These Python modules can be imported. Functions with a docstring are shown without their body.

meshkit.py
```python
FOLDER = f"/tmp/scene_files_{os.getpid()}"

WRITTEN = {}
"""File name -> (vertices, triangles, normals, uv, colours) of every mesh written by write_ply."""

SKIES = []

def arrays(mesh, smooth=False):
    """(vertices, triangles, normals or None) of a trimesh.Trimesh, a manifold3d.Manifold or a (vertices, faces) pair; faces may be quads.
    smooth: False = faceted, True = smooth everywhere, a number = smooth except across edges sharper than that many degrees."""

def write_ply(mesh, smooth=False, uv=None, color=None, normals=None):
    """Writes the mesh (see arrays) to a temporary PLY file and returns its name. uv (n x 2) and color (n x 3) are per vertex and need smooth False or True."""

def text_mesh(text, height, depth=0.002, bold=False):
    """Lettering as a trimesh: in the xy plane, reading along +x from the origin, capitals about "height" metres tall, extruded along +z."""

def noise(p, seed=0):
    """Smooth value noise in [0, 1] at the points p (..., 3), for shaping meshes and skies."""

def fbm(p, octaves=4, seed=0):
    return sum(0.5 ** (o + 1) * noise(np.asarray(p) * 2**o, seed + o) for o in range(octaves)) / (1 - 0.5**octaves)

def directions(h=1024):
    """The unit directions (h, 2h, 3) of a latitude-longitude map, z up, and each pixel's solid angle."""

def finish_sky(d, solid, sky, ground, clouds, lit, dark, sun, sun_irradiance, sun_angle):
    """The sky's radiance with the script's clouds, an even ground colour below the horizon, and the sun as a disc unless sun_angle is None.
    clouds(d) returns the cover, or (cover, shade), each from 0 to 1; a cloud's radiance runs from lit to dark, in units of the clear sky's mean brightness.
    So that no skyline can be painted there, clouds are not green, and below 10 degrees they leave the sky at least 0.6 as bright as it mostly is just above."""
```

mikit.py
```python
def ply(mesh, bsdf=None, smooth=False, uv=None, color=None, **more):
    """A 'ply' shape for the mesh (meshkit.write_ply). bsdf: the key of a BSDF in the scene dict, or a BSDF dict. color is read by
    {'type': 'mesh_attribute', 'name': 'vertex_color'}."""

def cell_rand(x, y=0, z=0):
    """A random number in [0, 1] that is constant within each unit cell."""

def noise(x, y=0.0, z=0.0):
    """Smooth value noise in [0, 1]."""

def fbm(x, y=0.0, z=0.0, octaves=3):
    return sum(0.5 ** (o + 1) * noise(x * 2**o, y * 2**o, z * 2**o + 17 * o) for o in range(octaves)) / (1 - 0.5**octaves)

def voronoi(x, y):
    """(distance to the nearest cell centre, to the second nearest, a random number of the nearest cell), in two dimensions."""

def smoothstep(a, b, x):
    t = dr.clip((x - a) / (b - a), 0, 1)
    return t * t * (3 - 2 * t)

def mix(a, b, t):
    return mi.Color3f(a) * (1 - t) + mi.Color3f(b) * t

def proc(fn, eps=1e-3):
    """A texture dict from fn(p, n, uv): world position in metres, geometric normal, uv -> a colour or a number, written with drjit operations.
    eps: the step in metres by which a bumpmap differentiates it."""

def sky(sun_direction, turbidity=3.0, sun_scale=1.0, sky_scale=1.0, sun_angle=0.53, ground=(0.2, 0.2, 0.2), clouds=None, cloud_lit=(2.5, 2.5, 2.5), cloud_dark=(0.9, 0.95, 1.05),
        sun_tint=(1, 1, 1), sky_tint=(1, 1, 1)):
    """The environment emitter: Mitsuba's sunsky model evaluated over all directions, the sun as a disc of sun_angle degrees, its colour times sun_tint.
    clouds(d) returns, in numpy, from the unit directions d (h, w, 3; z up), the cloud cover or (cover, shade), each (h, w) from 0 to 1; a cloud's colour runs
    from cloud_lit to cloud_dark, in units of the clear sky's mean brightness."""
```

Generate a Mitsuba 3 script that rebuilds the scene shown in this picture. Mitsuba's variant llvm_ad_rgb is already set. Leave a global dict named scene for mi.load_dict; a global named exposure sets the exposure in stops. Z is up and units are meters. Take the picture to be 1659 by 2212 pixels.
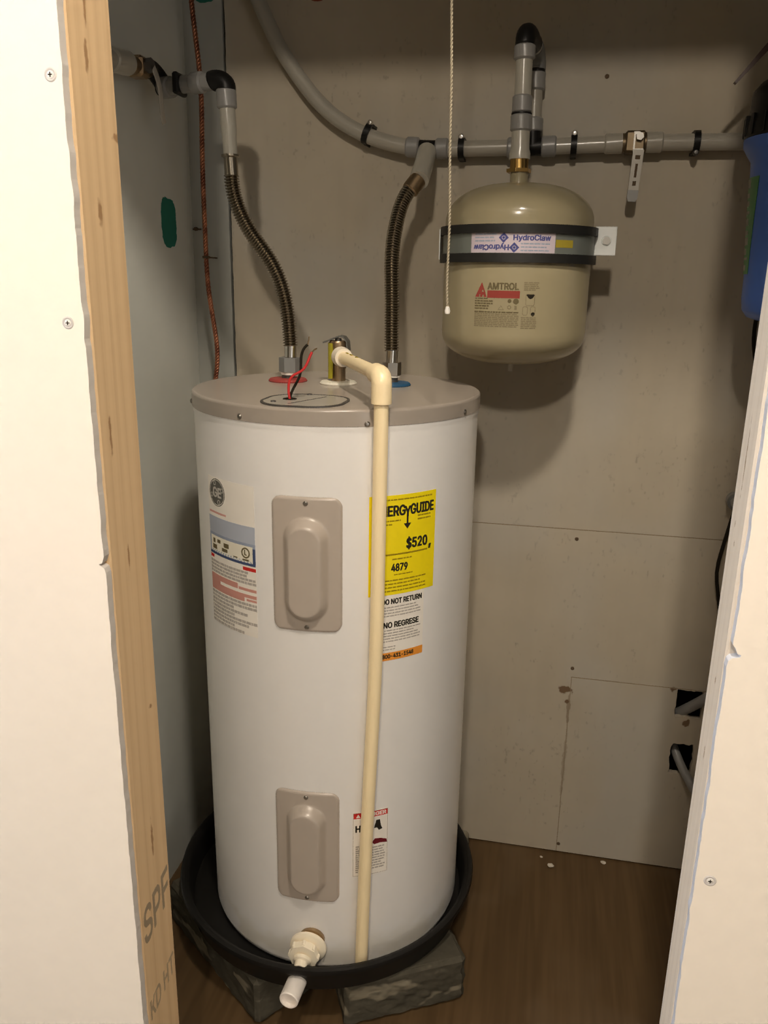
import math, random
import numpy as np
import trimesh, manifold3d, shapely
from shapely.geometry import Polygon, box as sbox
import drjit as dr
import mitsuba as mi
import mikit, meshkit
from mikit import ply, proc, noise, fbm, smoothstep, mix

random.seed(7)
rng = np.random.default_rng(7)
T = mi.ScalarTransform4f
scene, labels = {}, {}

# ------------------------------------------------------------------ camera, light, exposure
CAM_Z = 1.385
scene['camera'] = {'type': 'perspective', 'fov': 50.97, 'fov_axis': 'x', 'near_clip': 0.02, 'far_clip': 50.0,
                   'to_world': T().look_at(origin=[0, 0, CAM_Z], target=[-0.187, 0.942, CAM_Z - 0.279], up=[-0.071, 0.270, 0.960])}
exposure = -0.12
LAMP = (88.0, 78.0, 65.0)
LAMPS = [((-0.02, -1.2, 2.56), 0.86), ((0.09, 0.28, 2.56), 0.72)]
DAY = (6.2, 6.9, 8.0)
FILL_RIGHT = (1.5, 1.55, 1.6)  # weak fill for the added right-hand window


# ------------------------------------------------------------------ helpers
def fresh(key):
    if key not in scene and key not in labels:
        return key
    n = 1
    while f'{key}_{n:03d}' in scene or f'{key}_{n:03d}' in labels:
        n += 1
    return f'{key}_{n:03d}'


def put(name, mesh, mat, parent=None, smooth=35, label=None, **more):
    key = fresh(parent + '__' + name if parent else name)
    scene[key] = ply(mesh, mat, smooth=smooth, **more)
    if label:
        labels[key] = {'label': label}
    return key


def thing(name, label, cat, group=None):
    key = fresh(name)
    labels[key] = {'label': label, 'category': cat}
    if group:
        labels[key]['group'] = group
    return key


def tag(key, label, cat, group=None):
    labels[key] = {'label': label, 'category': cat}
    if group:
        labels[key]['group'] = group
    return key


def struct(name, mesh=None, mat=None, label=None, smooth=False):
    if mesh is not None:
        scene[name] = ply(mesh, mat, smooth=smooth)
    labels[name] = {'kind': 'structure'}
    if label:
        labels[name]['label'] = label
    return name


cat_ = trimesh.util.concatenate


def bx(x0, x1, y0, y1, z0, z1, b=0.0):
    if b <= 0:
        m = trimesh.creation.box([x1 - x0, y1 - y0, z1 - z0])
        m.apply_translation([(x0 + x1) / 2, (y0 + y1) / 2, (z0 + z1) / 2])
        return m
    pts = []
    for x, sx in ((x0, 1), (x1, -1)):
        for y, sy in ((y0, 1), (y1, -1)):
            for z, sz in ((z0, 1), (z1, -1)):
                pts += [[x + sx * b, y + sy * b, z], [x + sx * b, y, z + sz * b], [x, y + sy * b, z + sz * b]]
    return trimesh.convex.convex_hull(np.array(pts))


def spline(pts, n=60):
    from scipy.interpolate import CubicSpline
    p = np.asarray(pts, float)
    s = np.r_[0, np.cumsum(np.linalg.norm(np.diff(p, axis=0), axis=1))]
    return CubicSpline(s, p)(np.linspace(0, s[-1], n))


def frames(p):
    t = np.gradient(p, axis=0)
    t /= np.linalg.norm(t, axis=1, keepdims=True) + 1e-12
    a = np.zeros_like(t)
    ref = np.array([0, 0, 1.0]) if abs(t[0, 2]) < 0.9 else np.array([1.0, 0, 0])
    a[0] = np.cross(t[0], ref)
    a[0] /= np.linalg.norm(a[0])
    for i in range(1, len(p)):
        v = a[i - 1] - t[i] * np.dot(a[i - 1], t[i])
        a[i] = v / np.linalg.norm(v)
    return t, a, np.cross(t, a)


def tube(pts, r, sides=20, caps=True):
    p = np.asarray(pts, float)
    r = np.broadcast_to(np.asarray(r, float), (len(p),))
    t, a, b = frames(p)
    ang = np.arange(sides) * 2 * np.pi / sides
    v = p[:, None] + r[:, None, None] * (np.cos(ang)[None, :, None] * a[:, None] + np.sin(ang)[None, :, None] * b[:, None])
    v = v.reshape(-1, 3)
    i, j = np.meshgrid(np.arange(len(p) - 1), np.arange(sides), indexing='ij')
    q = np.stack([i * sides + j, i * sides + (j + 1) % sides, (i + 1) * sides + (j + 1) % sides, (i + 1) * sides + j], -1).reshape(-1, 4)
    f = np.vstack([q[:, [0, 1, 2]], q[:, [0, 2, 3]]])
    if caps:
        n = len(v)
        v = np.vstack([v, p[0], p[-1]])
        k = np.arange(sides)
        e = (len(p) - 1) * sides
        f = np.vstack([f, np.stack([np.full(sides, n), (k + 1) % sides, k], 1), np.stack([np.full(sides, n + 1), e + k, e + (k + 1) % sides], 1)])
    return trimesh.Trimesh(v, f, process=False)


def cyl(p0, p1, r, sides=24, bevel=0.0):
    p0, p1 = np.asarray(p0, float), np.asarray(p1, float)
    L = np.linalg.norm(p1 - p0)
    prof = [(0, 0), (r - bevel, 0), (r, bevel), (r, L - bevel), (r - bevel, L), (0, L)] if bevel else [(0, 0), (r, 0), (r, L), (0, L)]
    return lathe(prof, p0, p1 - p0, sides)


def align(d):
    d = np.asarray(d, float) / np.linalg.norm(d)
    return trimesh.geometry.align_vectors([0, 0, 1], d)


def lathe(profile, origin, axis=(0, 0, 1), sides=48):
    """profile: (radius, distance along the axis)."""
    m = trimesh.creation.revolve(np.asarray(profile, float), sections=sides)
    if m.volume < 0:
        m.invert()
    m.apply_transform(align(axis))
    m.apply_translation(origin)
    return m


def smooth_profile(pts, n=8):
    return pts


def arc(cx, cy, r, a0, a1, n=6):
    return [(cx + r * math.cos(math.radians(a)), cy + r * math.sin(math.radians(a))) for a in np.linspace(a0, a1, n)]


def extr(poly, depth):
    """shapely polygon in (x, z) -> slab in the y direction: front at y = 0, back at y = depth."""
    ms = [trimesh.creation.extrude_polygon(g, depth, engine='earcut') for g in getattr(poly, 'geoms', [poly])]
    m = cat_(ms)
    v = m.vertices
    m.vertices = np.stack([v[:, 0], depth - v[:, 2], v[:, 1]], 1)
    if m.volume < 0:
        m.invert()
    return m


def rough_line(z0, z1, step, amp, seed, freq=60.0):
    z = np.arange(z0, z1 + step / 2, step)
    n = meshkit.fbm(np.stack([z * freq, z * 0 + seed, z * 0], 1), 4, seed) - 0.5
    return z, n * 2 * amp


# cylinder wrapping: local (s, z, d) -> world; theta 0 faces -Y
def wrap(mesh, cx, cy, r, th0, z0, flip=False):
    m = mesh.copy()
    v = np.array(m.vertices)
    if flip:
        v[:, :2] *= -1
    th = math.radians(th0) + v[:, 0] / r
    rad = r + v[:, 2]
    m.vertices = np.stack([cx + rad * np.sin(th), cy - rad * np.cos(th), z0 + v[:, 1]], 1)
    return m


def flat(poly, d0, d1, size=0.012):
    """shapely polygon in (s, z) -> slab between depths d0 and d1, finely cut so that it can be wrapped."""
    ms = [trimesh.creation.extrude_polygon(g, d1 - d0, engine='earcut') for g in getattr(poly, 'geoms', [poly])]
    m = cat_(ms)
    m.apply_translation([0, 0, d0])
    v, f = trimesh.remesh.subdivide_to_size(m.vertices, m.faces, size)
    return trimesh.Trimesh(v, f, process=False)


def text(s, h, x, z, d0, d1, center=False, bold=False, width=None):
    m = meshkit.text_mesh(s, h, d1 - d0, bold)
    w = m.bounds[1][0] - m.bounds[0][0]
    if width:
        m.apply_scale([width / w, 1, 1])
        w = width
    m.apply_translation([x - (w / 2 if center else 0), z, d0])
    if bold:  # heavier strokes: copies a hair apart and a hair higher
        o = h * 0.035
        m = cat_([m.copy().apply_translation([a, b, c]) for a, b, c in ((-o, 0, 0), (o, 0, 0.00002), (0, o * 0.8, 0.00004))])
    return m


def print_lines(x0, x1, z_top, z_bot, pitch, h, seed, short=0.25):
    """rows of small bars that stand for lines of print too small to read."""
    r = random.Random(seed)
    out = []
    z = z_top
    while z - h > z_bot:
        end = x1 if r.random() > 0.4 else x1 - (x1 - x0) * r.random() * short
        x = x0
        while x < end - 0.002:
            w = min(r.uniform(0.003, 0.011), end - x)
            out.append(sbox(x, z - h, x + w, z))
            x += w + 0.0012
        z -= pitch
    return out


def polys_mesh(ps, d0, d1):
    return cat_([flat(p, d0, d1, 0.007) for p in ps])


# ------------------------------------------------------------------ materials
def princ(color, rough=0.5, metal=0.0, spec=0.5, **k):
    c = color if isinstance(color, dict) else {'type': 'rgb', 'value': list(color)}
    return {'type': 'twosided', 'b': {'type': 'principled', 'base_color': c, 'roughness': rough, 'metallic': metal, 'specular': spec, **k}}


def diff(color):
    c = color if isinstance(color, dict) else {'type': 'rgb', 'value': list(color)}
    return {'type': 'twosided', 'b': {'type': 'diffuse', 'reflectance': c}}


def f_partition(p, n, uv):
    g = fbm(p.x * 3, p.y * 3, p.z * 3) - 0.5
    s = fbm(p.x * 60, p.y * 60, p.z * 60) - 0.5
    return mi.Color3f(0.92, 0.825, 0.70) * (1 + 0.05 * g + 0.03 * s)


def blob(p, x, z, rx, rz):
    w = (fbm(p.x * 90, p.z * 90, 3.0) - 0.5) * 1.5
    d = dr.sqrt(dr.square((p.x - x) / rx) + dr.square((p.z - z) / rz)) + w
    return 1 - smoothstep(0.7, 1.1, d)


def f_back(p, n, uv):
    big = fbm(p.x * 2.5, p.z * 2.5, 1.0) - 0.5
    mid = fbm(p.x * 11, p.z * 9, 5.0) - 0.5
    streak = fbm(p.x * 55, p.z * 5, 9.0) - 0.5
    fleck = smoothstep(0.66, 0.95, fbm(p.x * 120, p.z * 75, 2.0)) * smoothstep(0.5, 0.75, noise(p.x * 9, p.z * 9, 7.0)) * 2.5
    c = mi.Color3f(0.435, 0.38, 0.297) * (1 + 0.10 * big + 0.12 * mid + 0.05 * streak - 0.10 * fleck)
    c = mix(c, mi.Color3f(0.42, 0.40, 0.36), smoothstep(0.45, 0.75, fbm(p.x * 4, p.z * 3, 21.0)) * 0.5)
    st = dr.maximum(blob(p, 0.094, 0.456, 0.016, 0.012), blob(p, 0.100, 0.424, 0.006, 0.006))
    st = dr.maximum(st, blob(p, 0.369, 0.402, 0.009, 0.012))
    st = dr.maximum(st, blob(p, 0.334, 0.487, 0.010, 0.006))
    st = dr.maximum(st, 0.55 * blob(p, 0.1045, 0.40, 0.004, 0.05))
    st = dr.maximum(st, 0.35 * blob(p, 0.1055, 0.26, 0.004, 0.09))
    return mix(c, mi.Color3f(0.11, 0.055, 0.02), st * 0.85)


def f_left(p, n, uv):
    a = p.x + p.y
    big = fbm(a * 2.5, p.z * 2.2, 4.0) - 0.5
    mid = fbm(a * 12, p.z * 8, 6.0) - 0.5
    return mi.Color3f(0.64, 0.65, 0.60) * (1 + 0.18 * big + 0.10 * mid)


def grain(u, z, k):
    w = fbm(u * 9, z * 0.7, k) * 1.6
    g = fbm((u + 0.012 * w) * 260, z * 2.2, k + 3)
    ring = 0.5 + 0.5 * dr.sin((u * 260 + w * 11 + fbm(u * 20, z * 1.1, k) * 5))
    return g, ring


def knots(u, z, ks):
    k = mi.Float(0)
    for (a, b, ra, rb) in ks:
        d = dr.sqrt(dr.square((u - a) / ra) + dr.square((z - b) / rb)) + (noise(u * 300, z * 200, a * 50) - 0.5) * 0.7
        k = dr.maximum(k, 1 - smoothstep(0.5, 1.15, d))
    return k


def f_pine(p, n, uv):
    g, ring = grain(p.y, p.z, 2.0)
    c = mix((0.62, 0.44, 0.255), (0.50, 0.335, 0.18), 0.55 * ring * g + 0.25 * g)
    k = knots(p.y, p.z, [(0.979, 1.543, 0.012, 0.006), (0.926, 1.62, 0.004, 0.02), (0.93, 1.455, 0.005, 0.016), (0.962, 0.78, 0.004, 0.004),
                         (0.935, 1.02, 0.0025, 0.02), (0.94, 0.57, 0.003, 0.035), (0.915, 1.19, 0.003, 0.03), (0.93, 1.675, 0.003, 0.03)])
    return mix(c, mi.Color3f(0.23, 0.115, 0.045), k * 0.75)


def f_pine_right(p, n, uv):
    g, ring = grain(p.y, p.z, 8.0)
    c = mix((0.70, 0.61, 0.50), (0.60, 0.51, 0.41), 0.5 * ring * g + 0.3 * g)
    k = knots(p.y, p.z, [(0.95, 1.12, 0.0025, 0.005), (0.937, 1.10, 0.002, 0.004), (0.93, 0.93, 0.003, 0.006), (0.935, 0.83, 0.0025, 0.01), (0.94, 1.2, 0.003, 0.05)])
    return mix(c, mi.Color3f(0.22, 0.13, 0.06), k * 0.7)


def f_floor(p, n, uv):
    u, v = p.x, p.y
    g = fbm(u * 95, v * 5, 1.0)
    g2 = fbm(u * 22, v * 2.2, 5.0)
    c = mix((0.100, 0.060, 0.027), (0.072, 0.042, 0.018), smoothstep(0.25, 0.75, 0.55 * g + 0.45 * g2))
    dust = smoothstep(0.55, 0.8, fbm(u * 7, v * 7, 12.0)) * 0.18
    return mix(c, mi.Color3f(0.15, 0.11, 0.07), dust)


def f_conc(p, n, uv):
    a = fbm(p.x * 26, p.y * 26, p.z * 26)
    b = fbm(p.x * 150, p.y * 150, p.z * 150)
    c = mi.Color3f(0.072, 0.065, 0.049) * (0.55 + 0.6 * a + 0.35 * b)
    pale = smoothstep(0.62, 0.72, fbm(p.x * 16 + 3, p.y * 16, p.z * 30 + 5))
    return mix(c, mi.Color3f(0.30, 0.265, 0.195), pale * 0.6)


def f_copper(p, n, uv):
    a = fbm(p.x * 60, p.y * 60, p.z * 40)
    return mix((0.55, 0.23, 0.13), (0.24, 0.085, 0.05), smoothstep(0.3, 0.7, a))


def f_tank(p, n, uv):
    a = fbm(p.x * 7, p.y * 7, p.z * 5) - 0.5
    low = smoothstep(0.10, 0.0, dr.abs(p.z - 0.13)) * smoothstep(0.45, 0.7, fbm(p.x * 14, p.y * 14, p.z * 20))
    return mix(mi.Color3f(0.74, 0.72, 0.695) * (1 + 0.03 * a), mi.Color3f(0.60, 0.54, 0.42), low * 0.5)


def f_cpvc(p, n, uv):
    a = fbm(p.x * 40, p.y * 40, p.z * 9) - 0.5
    return mi.Color3f(0.90, 0.74, 0.46) * (1 + 0.12 * a)


M = {
    'paint_white': diff(proc(f_partition)), 'gypsum': diff((0.60, 0.555, 0.51)), 'gypsum_daylit': diff((0.66, 0.665, 0.70)),
    'board_beige': diff(proc(f_back)), 'board_grey': diff(proc(f_left)), 'dark_gap': diff((0.03, 0.035, 0.03)),
    'cavity': diff((0.045, 0.045, 0.04)), 'room_wall': diff((0.36, 0.35, 0.33)), 'ceiling': diff((0.36, 0.35, 0.33)), 'room_floor': diff((0.16, 0.13, 0.10)),
    'pine': princ(proc(f_pine), 0.65, spec=0.25), 'pine_right': princ(proc(f_pine_right), 0.65, spec=0.25),
    'wood_floor': princ(proc(f_floor), 0.5, spec=0.3), 'concrete': diff(proc(f_conc)),
    'enamel_white': princ(proc(f_tank), 0.22, spec=0.5), 'taupe': princ((0.31, 0.27, 0.23), 0.22, spec=0.5), 'taupe_cover': princ((0.40, 0.345, 0.295), 0.28, spec=0.5),
    'beige_tank': princ((0.315, 0.272, 0.170), 0.17, spec=0.5), 'black_rubber': princ((0.012, 0.012, 0.011), 0.5, spec=0.4),
    'black_plastic': princ((0.008, 0.0075, 0.007), 0.4, spec=0.22), 'galvanised': princ((0.60, 0.63, 0.61), 0.42, 0.5),
    'strap_grey': princ((0.20, 0.22, 0.20), 0.45, 0.4), 'bright_steel': princ((0.78, 0.80, 0.79), 0.45, 0.15),
    'stainless': princ((0.40, 0.36, 0.295), 0.20, 1.0), 'chrome': princ((0.72, 0.70, 0.66), 0.15, 1.0), 'brass': princ((0.62, 0.40, 0.14), 0.24, 1.0),
    'dark_brass': princ((0.13, 0.095, 0.055), 0.4, 0.7), 'old_brass': princ((0.36, 0.255, 0.15), 0.33, 0.9), 'pex': princ((0.335, 0.31, 0.26), 0.22, spec=0.6), 'pex_light': princ((0.38, 0.36, 0.305), 0.22, spec=0.6),
    'grey_plastic': princ((0.235, 0.23, 0.22), 0.33, spec=0.5), 'grey_dark': princ((0.16, 0.16, 0.155), 0.4),
    'cpvc': princ(proc(f_cpvc), 0.3, spec=0.45), 'cpvc_pale': princ((0.80, 0.72, 0.58), 0.35), 'pvc_cream': princ((0.84, 0.76, 0.60), 0.4), 'pvc_white': princ((0.84, 0.78, 0.72), 0.35),
    'red_plastic': princ((0.30, 0.045, 0.04), 0.4), 'blue_plastic': princ((0.016, 0.075, 0.155), 0.4), 'red_wire': princ((0.50, 0.025, 0.025), 0.4),
    'blue_housing': princ((0.075, 0.155, 0.46), 0.35, spec=0.4), 'green_label': princ((0.065, 0.20, 0.075), 0.4), 'label_grey': diff((0.34, 0.33, 0.28)),
    'copper': princ(proc(f_copper), 0.35, 0.85), 'teal': diff((0.035, 0.165, 0.125)), 'brown': diff((0.10, 0.07, 0.045)), 'rust_red': princ((0.22, 0.025, 0.015), 0.45),
    'yellow': princ((0.82, 0.665, 0.006), 0.45, spec=0.3), 'yellow_tag': princ((0.38, 0.33, 0.02), 0.3), 'ink': diff((0.022, 0.019, 0.014)), 'ink_brown': diff((0.27, 0.19, 0.01)),
    'ink_soft': diff((0.34, 0.31, 0.275)), 'ink_grey': diff((0.40, 0.37, 0.335)), 'paper': princ((0.78, 0.735, 0.665), 0.4), 'paper_cream': princ((0.74, 0.70, 0.585), 0.4),
    'orange': princ((0.72, 0.27, 0.035), 0.4), 'red_print': diff((0.50, 0.035, 0.03)), 'pink_print': diff((0.60, 0.33, 0.29)), 'coral_print': diff((0.55, 0.27, 0.225)),
    'blue_pale': diff((0.40, 0.43, 0.50)), 'blue_mid': diff((0.28, 0.32, 0.41)), 'navy': diff((0.055, 0.075, 0.15)), 'dark_red': diff((0.13, 0.015, 0.02)),
    'label_lavender': princ((0.52, 0.45, 0.50), 0.4), 'indigo': diff((0.075, 0.08, 0.22)), 'dark_logo': diff((0.115, 0.112, 0.098)), 'logo_light': diff((0.46, 0.44, 0.40)),
    'olive_print': diff((0.135, 0.11, 0.06)), 'olive_soft': diff((0.215, 0.18, 0.11)), 'stamp': diff((0.30, 0.235, 0.16)), 'stamp_pale': diff((0.36, 0.275, 0.18)), 'stamp_dark': diff((0.12, 0.105, 0.08)), 'cord': diff((0.34, 0.295, 0.215)), 'tip_white': princ((0.7, 0.67, 0.62), 0.4),
    'handle_pale': princ((0.41, 0.375, 0.32), 0.35), 'cover_grey': princ((0.30, 0.275, 0.235), 0.28), 'dark_steel': princ((0.10, 0.095, 0.09), 0.4, 0.6), 'lever_grey': princ((0.16, 0.16, 0.15), 0.35, 0.6), 'lever_brown': princ((0.075, 0.045, 0.04), 0.4),
    'screw_steel': princ((0.30, 0.28, 0.25), 0.3, 0.9), 'board_shaded': diff((0.40, 0.405, 0.375)), 'joint_brown': diff((0.26, 0.205, 0.14)), 'red_dull': diff((0.27, 0.055, 0.045)), 'crumb': diff((0.55, 0.50, 0.42)), 'foam': princ((0.62, 0.58, 0.52), 0.5), 'yellow_sticker': princ((0.33, 0.26, 0.03), 0.4),
}
for k, b in M.items():
    scene['mat_' + k] = b
_put = put


def put(name, mesh, mat, parent=None, **k):
    return _put(name, mesh, 'mat_' + mat, parent, **k)


# ------------------------------------------------------------------ the setting
WALL_Y, LEFT_X, RIGHT_X, CEIL = 1.771, -0.796, 0.640, 2.72
struct('floor', bx(LEFT_X - 0.05, RIGHT_X + 0.05, 0.84, 1.95, -0.05, 0.0), 'mat_wood_floor', 'dark brown wooden closet floor')
struct('floor_room', bx(-2.5, 2.2, -3.4, 0.84, -0.05, -0.001), 'mat_room_floor')
struct('ceiling', bx(-2.5, 2.2, -3.4, 1.95, CEIL, CEIL + 0.05), 'mat_ceiling')
struct('wall_left', bx(LEFT_X - 0.03, LEFT_X, 0.99, 1.86, 0.0, CEIL), 'mat_board_grey', 'greenish grey bare drywall on the left of the closet')
struct('wall_right', bx(RIGHT_X, RIGHT_X + 0.03, 0.99, 1.86, 0.0, CEIL), 'mat_board_beige')
struct('wall_room_left', cat_([bx(-2.5, -2.45, -3.4, -0.8, 0, CEIL), bx(-2.5, -2.45, 0.7, 0.88, 0, CEIL), bx(-2.5, -2.45, -0.8, 0.7, 0, 0.9), bx(-2.5, -2.45, -0.8, 0.7, 2.1, CEIL)]), 'mat_room_wall')
struct('wall_room_right', cat_([bx(2.15, 2.2, -3.4, -2.6, 0, CEIL), bx(2.15, 2.2, -0.9, 0.88, 0, CEIL), bx(2.15, 2.2, -2.6, -0.9, 0, 0.25), bx(2.15, 2.2, -2.6, -0.9, 1.9, CEIL)]), 'mat_room_wall')
struct('wall_room_back', bx(-2.5, 2.2, -3.45, -3.4, 0, CEIL), 'mat_room_wall')
# window of the room, daylight comes through it from the left
struct('window_1')
put('frame', cat_([bx(-2.5, -2.43, -0.85, -0.78, 0.87, 2.13), bx(-2.5, -2.43, 0.68, 0.75, 0.87, 2.13), bx(-2.5, -2.43, -0.85, 0.75, 2.08, 2.14), bx(-2.5, -2.43, -0.85, 0.75, 0.86, 0.92), bx(-2.49, -2.44, -0.07, -0.03, 0.9, 2.1)]), 'paper', 'window_1', smooth=False)
pane = trimesh.Trimesh([[-2.47, -0.78, 0.92], [-2.47, 0.68, 0.92], [-2.47, 0.68, 2.08], [-2.47, -0.78, 2.08]], [[0, 1, 2], [0, 2, 3]], process=False)
scene['window_1__daylight_pane'] = {**ply(pane, 'mat_paper'), 'emitter': {'type': 'area', 'radiance': {'type': 'rgb', 'value': list(DAY)}}}

struct('added_window_2')  # added unseen window, a fill light to brighten the partition
put('frame', cat_([bx(2.13, 2.2, -2.65, -2.58, 0.22, 1.93), bx(2.13, 2.2, -0.92, -0.85, 0.22, 1.93), bx(2.13, 2.2, -2.65, -0.85, 1.88, 1.94), bx(2.13, 2.2, -2.65, -0.85, 0.2, 0.27), bx(2.14, 2.19, -1.77, -1.73, 0.25, 1.9)]), 'paper', 'added_window_2', smooth=False)
pane = trimesh.Trimesh([[2.17, -2.58, 0.27], [2.17, -0.92, 0.27], [2.17, -0.92, 1.88], [2.17, -2.58, 1.88]], [[0, 2, 1], [0, 3, 2]], process=False)
scene['added_window_2__daylight_pane'] = {**ply(pane, 'mat_paper'), 'emitter': {'type': 'area', 'radiance': {'type': 'rgb', 'value': list(FILL_RIGHT)}}}  # glowing pane of the added window, fill only

# back wall: drywall sheets with open joints, over a dark cavity
struct('wall_back', bx(LEFT_X - 0.03, RIGHT_X + 0.03, 1.875, 1.90, 0, CEIL), 'mat_cavity', 'rear closet wall of beige drywall sheets')


def edge(z0, z1, x, amp, seed, step=0.006):
    z, o = rough_line(z0, z1, step, amp, seed)
    return list(zip(x + o, z))


def sheet(poly, mat, label=None, th=0.0127):
    m = extr(poly, th)
    m.apply_translation([0, WALL_Y, 0])
    k = put('panel', m, mat, 'wall_back', smooth=False, label=label)
    return k


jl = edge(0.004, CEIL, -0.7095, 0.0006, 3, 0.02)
sheet(Polygon([(LEFT_X, 0.004)] + jl + [(LEFT_X, CEIL)]), 'board_shaded', 'narrow greenish grey drywall strip in the left corner')  # same board as the left wall, corner shade painted in by a darker colour
jr = edge(0.8522, CEIL, -0.7040, 0.0012, 11)
sheet(Polygon([(RIGHT_X, 0.8535)] + jr + [(RIGHT_X, CEIL)]), 'board_beige')
PV = 0.105
jr2 = edge(0.004, 0.8505, -0.7040, 0.0012, 12)
pedge = edge(0.004, 0.4895, PV, 0.0004, 5)
sheet(Polygon(jr2 + [(RIGHT_X, 0.8515), (RIGHT_X, 0.4895)] + pedge[::-1]), 'board_beige')


def hole(x0, x1, z0, z1, seed, amp):
    r = np.random.default_rng(seed)
    pts = []
    for a, b in (((x0, z0), (x1, z0)), ((x1, z0), (x1, z1)), ((x1, z1), (x0, z1)), ((x0, z1), (x0, z0))):
        for t in np.linspace(0, 1, 9)[:-1]:
            pts.append((a[0] + (b[0] - a[0]) * t + r.normal(0, amp), a[1] + (b[1] - a[1]) * t + r.normal(0, amp)))
    return Polygon(pts).buffer(0)


pe = [(x + 0.0016, min(z, 0.4875)) for x, z in pedge]
patch = Polygon(pe + [(RIGHT_X, 0.4875), (RIGHT_X, 0.004)])
patch = patch.difference(hole(0.345, 0.402, 0.4175, 0.4862, 3, 0.0009)).difference(hole(0.347, 0.397, 0.268, 0.347, 4, 0.0016))
sheet(patch, 'board_beige', 'patched drywall piece with two square pipe holes')

put('joint_backing', cat_([bx(-0.700, RIGHT_X, WALL_Y + 0.0011, WALL_Y + 0.014, 0.846, 0.858), bx(PV - 0.004, PV + 0.006, WALL_Y + 0.0011, WALL_Y + 0.014, 0.004, 0.489)]), 'joint_brown', 'wall_back', smooth=False)
put('joint_backing', bx(PV, RIGHT_X, WALL_Y + 0.0009, WALL_Y + 0.014, 0.4872, 0.4897), 'joint_brown', 'wall_back', smooth=False)

# green paint smears on the drywall
def paint(name_parent, poly, M4):
    m = trimesh.creation.extrude_polygon(poly, 0.0008, engine='earcut')
    m.apply_transform(M4)
    put('paint_patch', m, 'teal', name_parent, smooth=False, label='teal green paint smear')


r_ = np.random.default_rng(5)
a_ = np.linspace(0, 2 * np.pi, 44, endpoint=False)
teal = Polygon(np.stack([np.sign(np.cos(a_)) * np.abs(np.cos(a_)) ** 0.55 * 0.034 + r_.normal(0, 0.0012, 44), np.sign(np.sin(a_)) * np.abs(np.sin(a_)) ** 0.8 * 0.048 + r_.normal(0, 0.0015, 44)], 1)).buffer(0)
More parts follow.
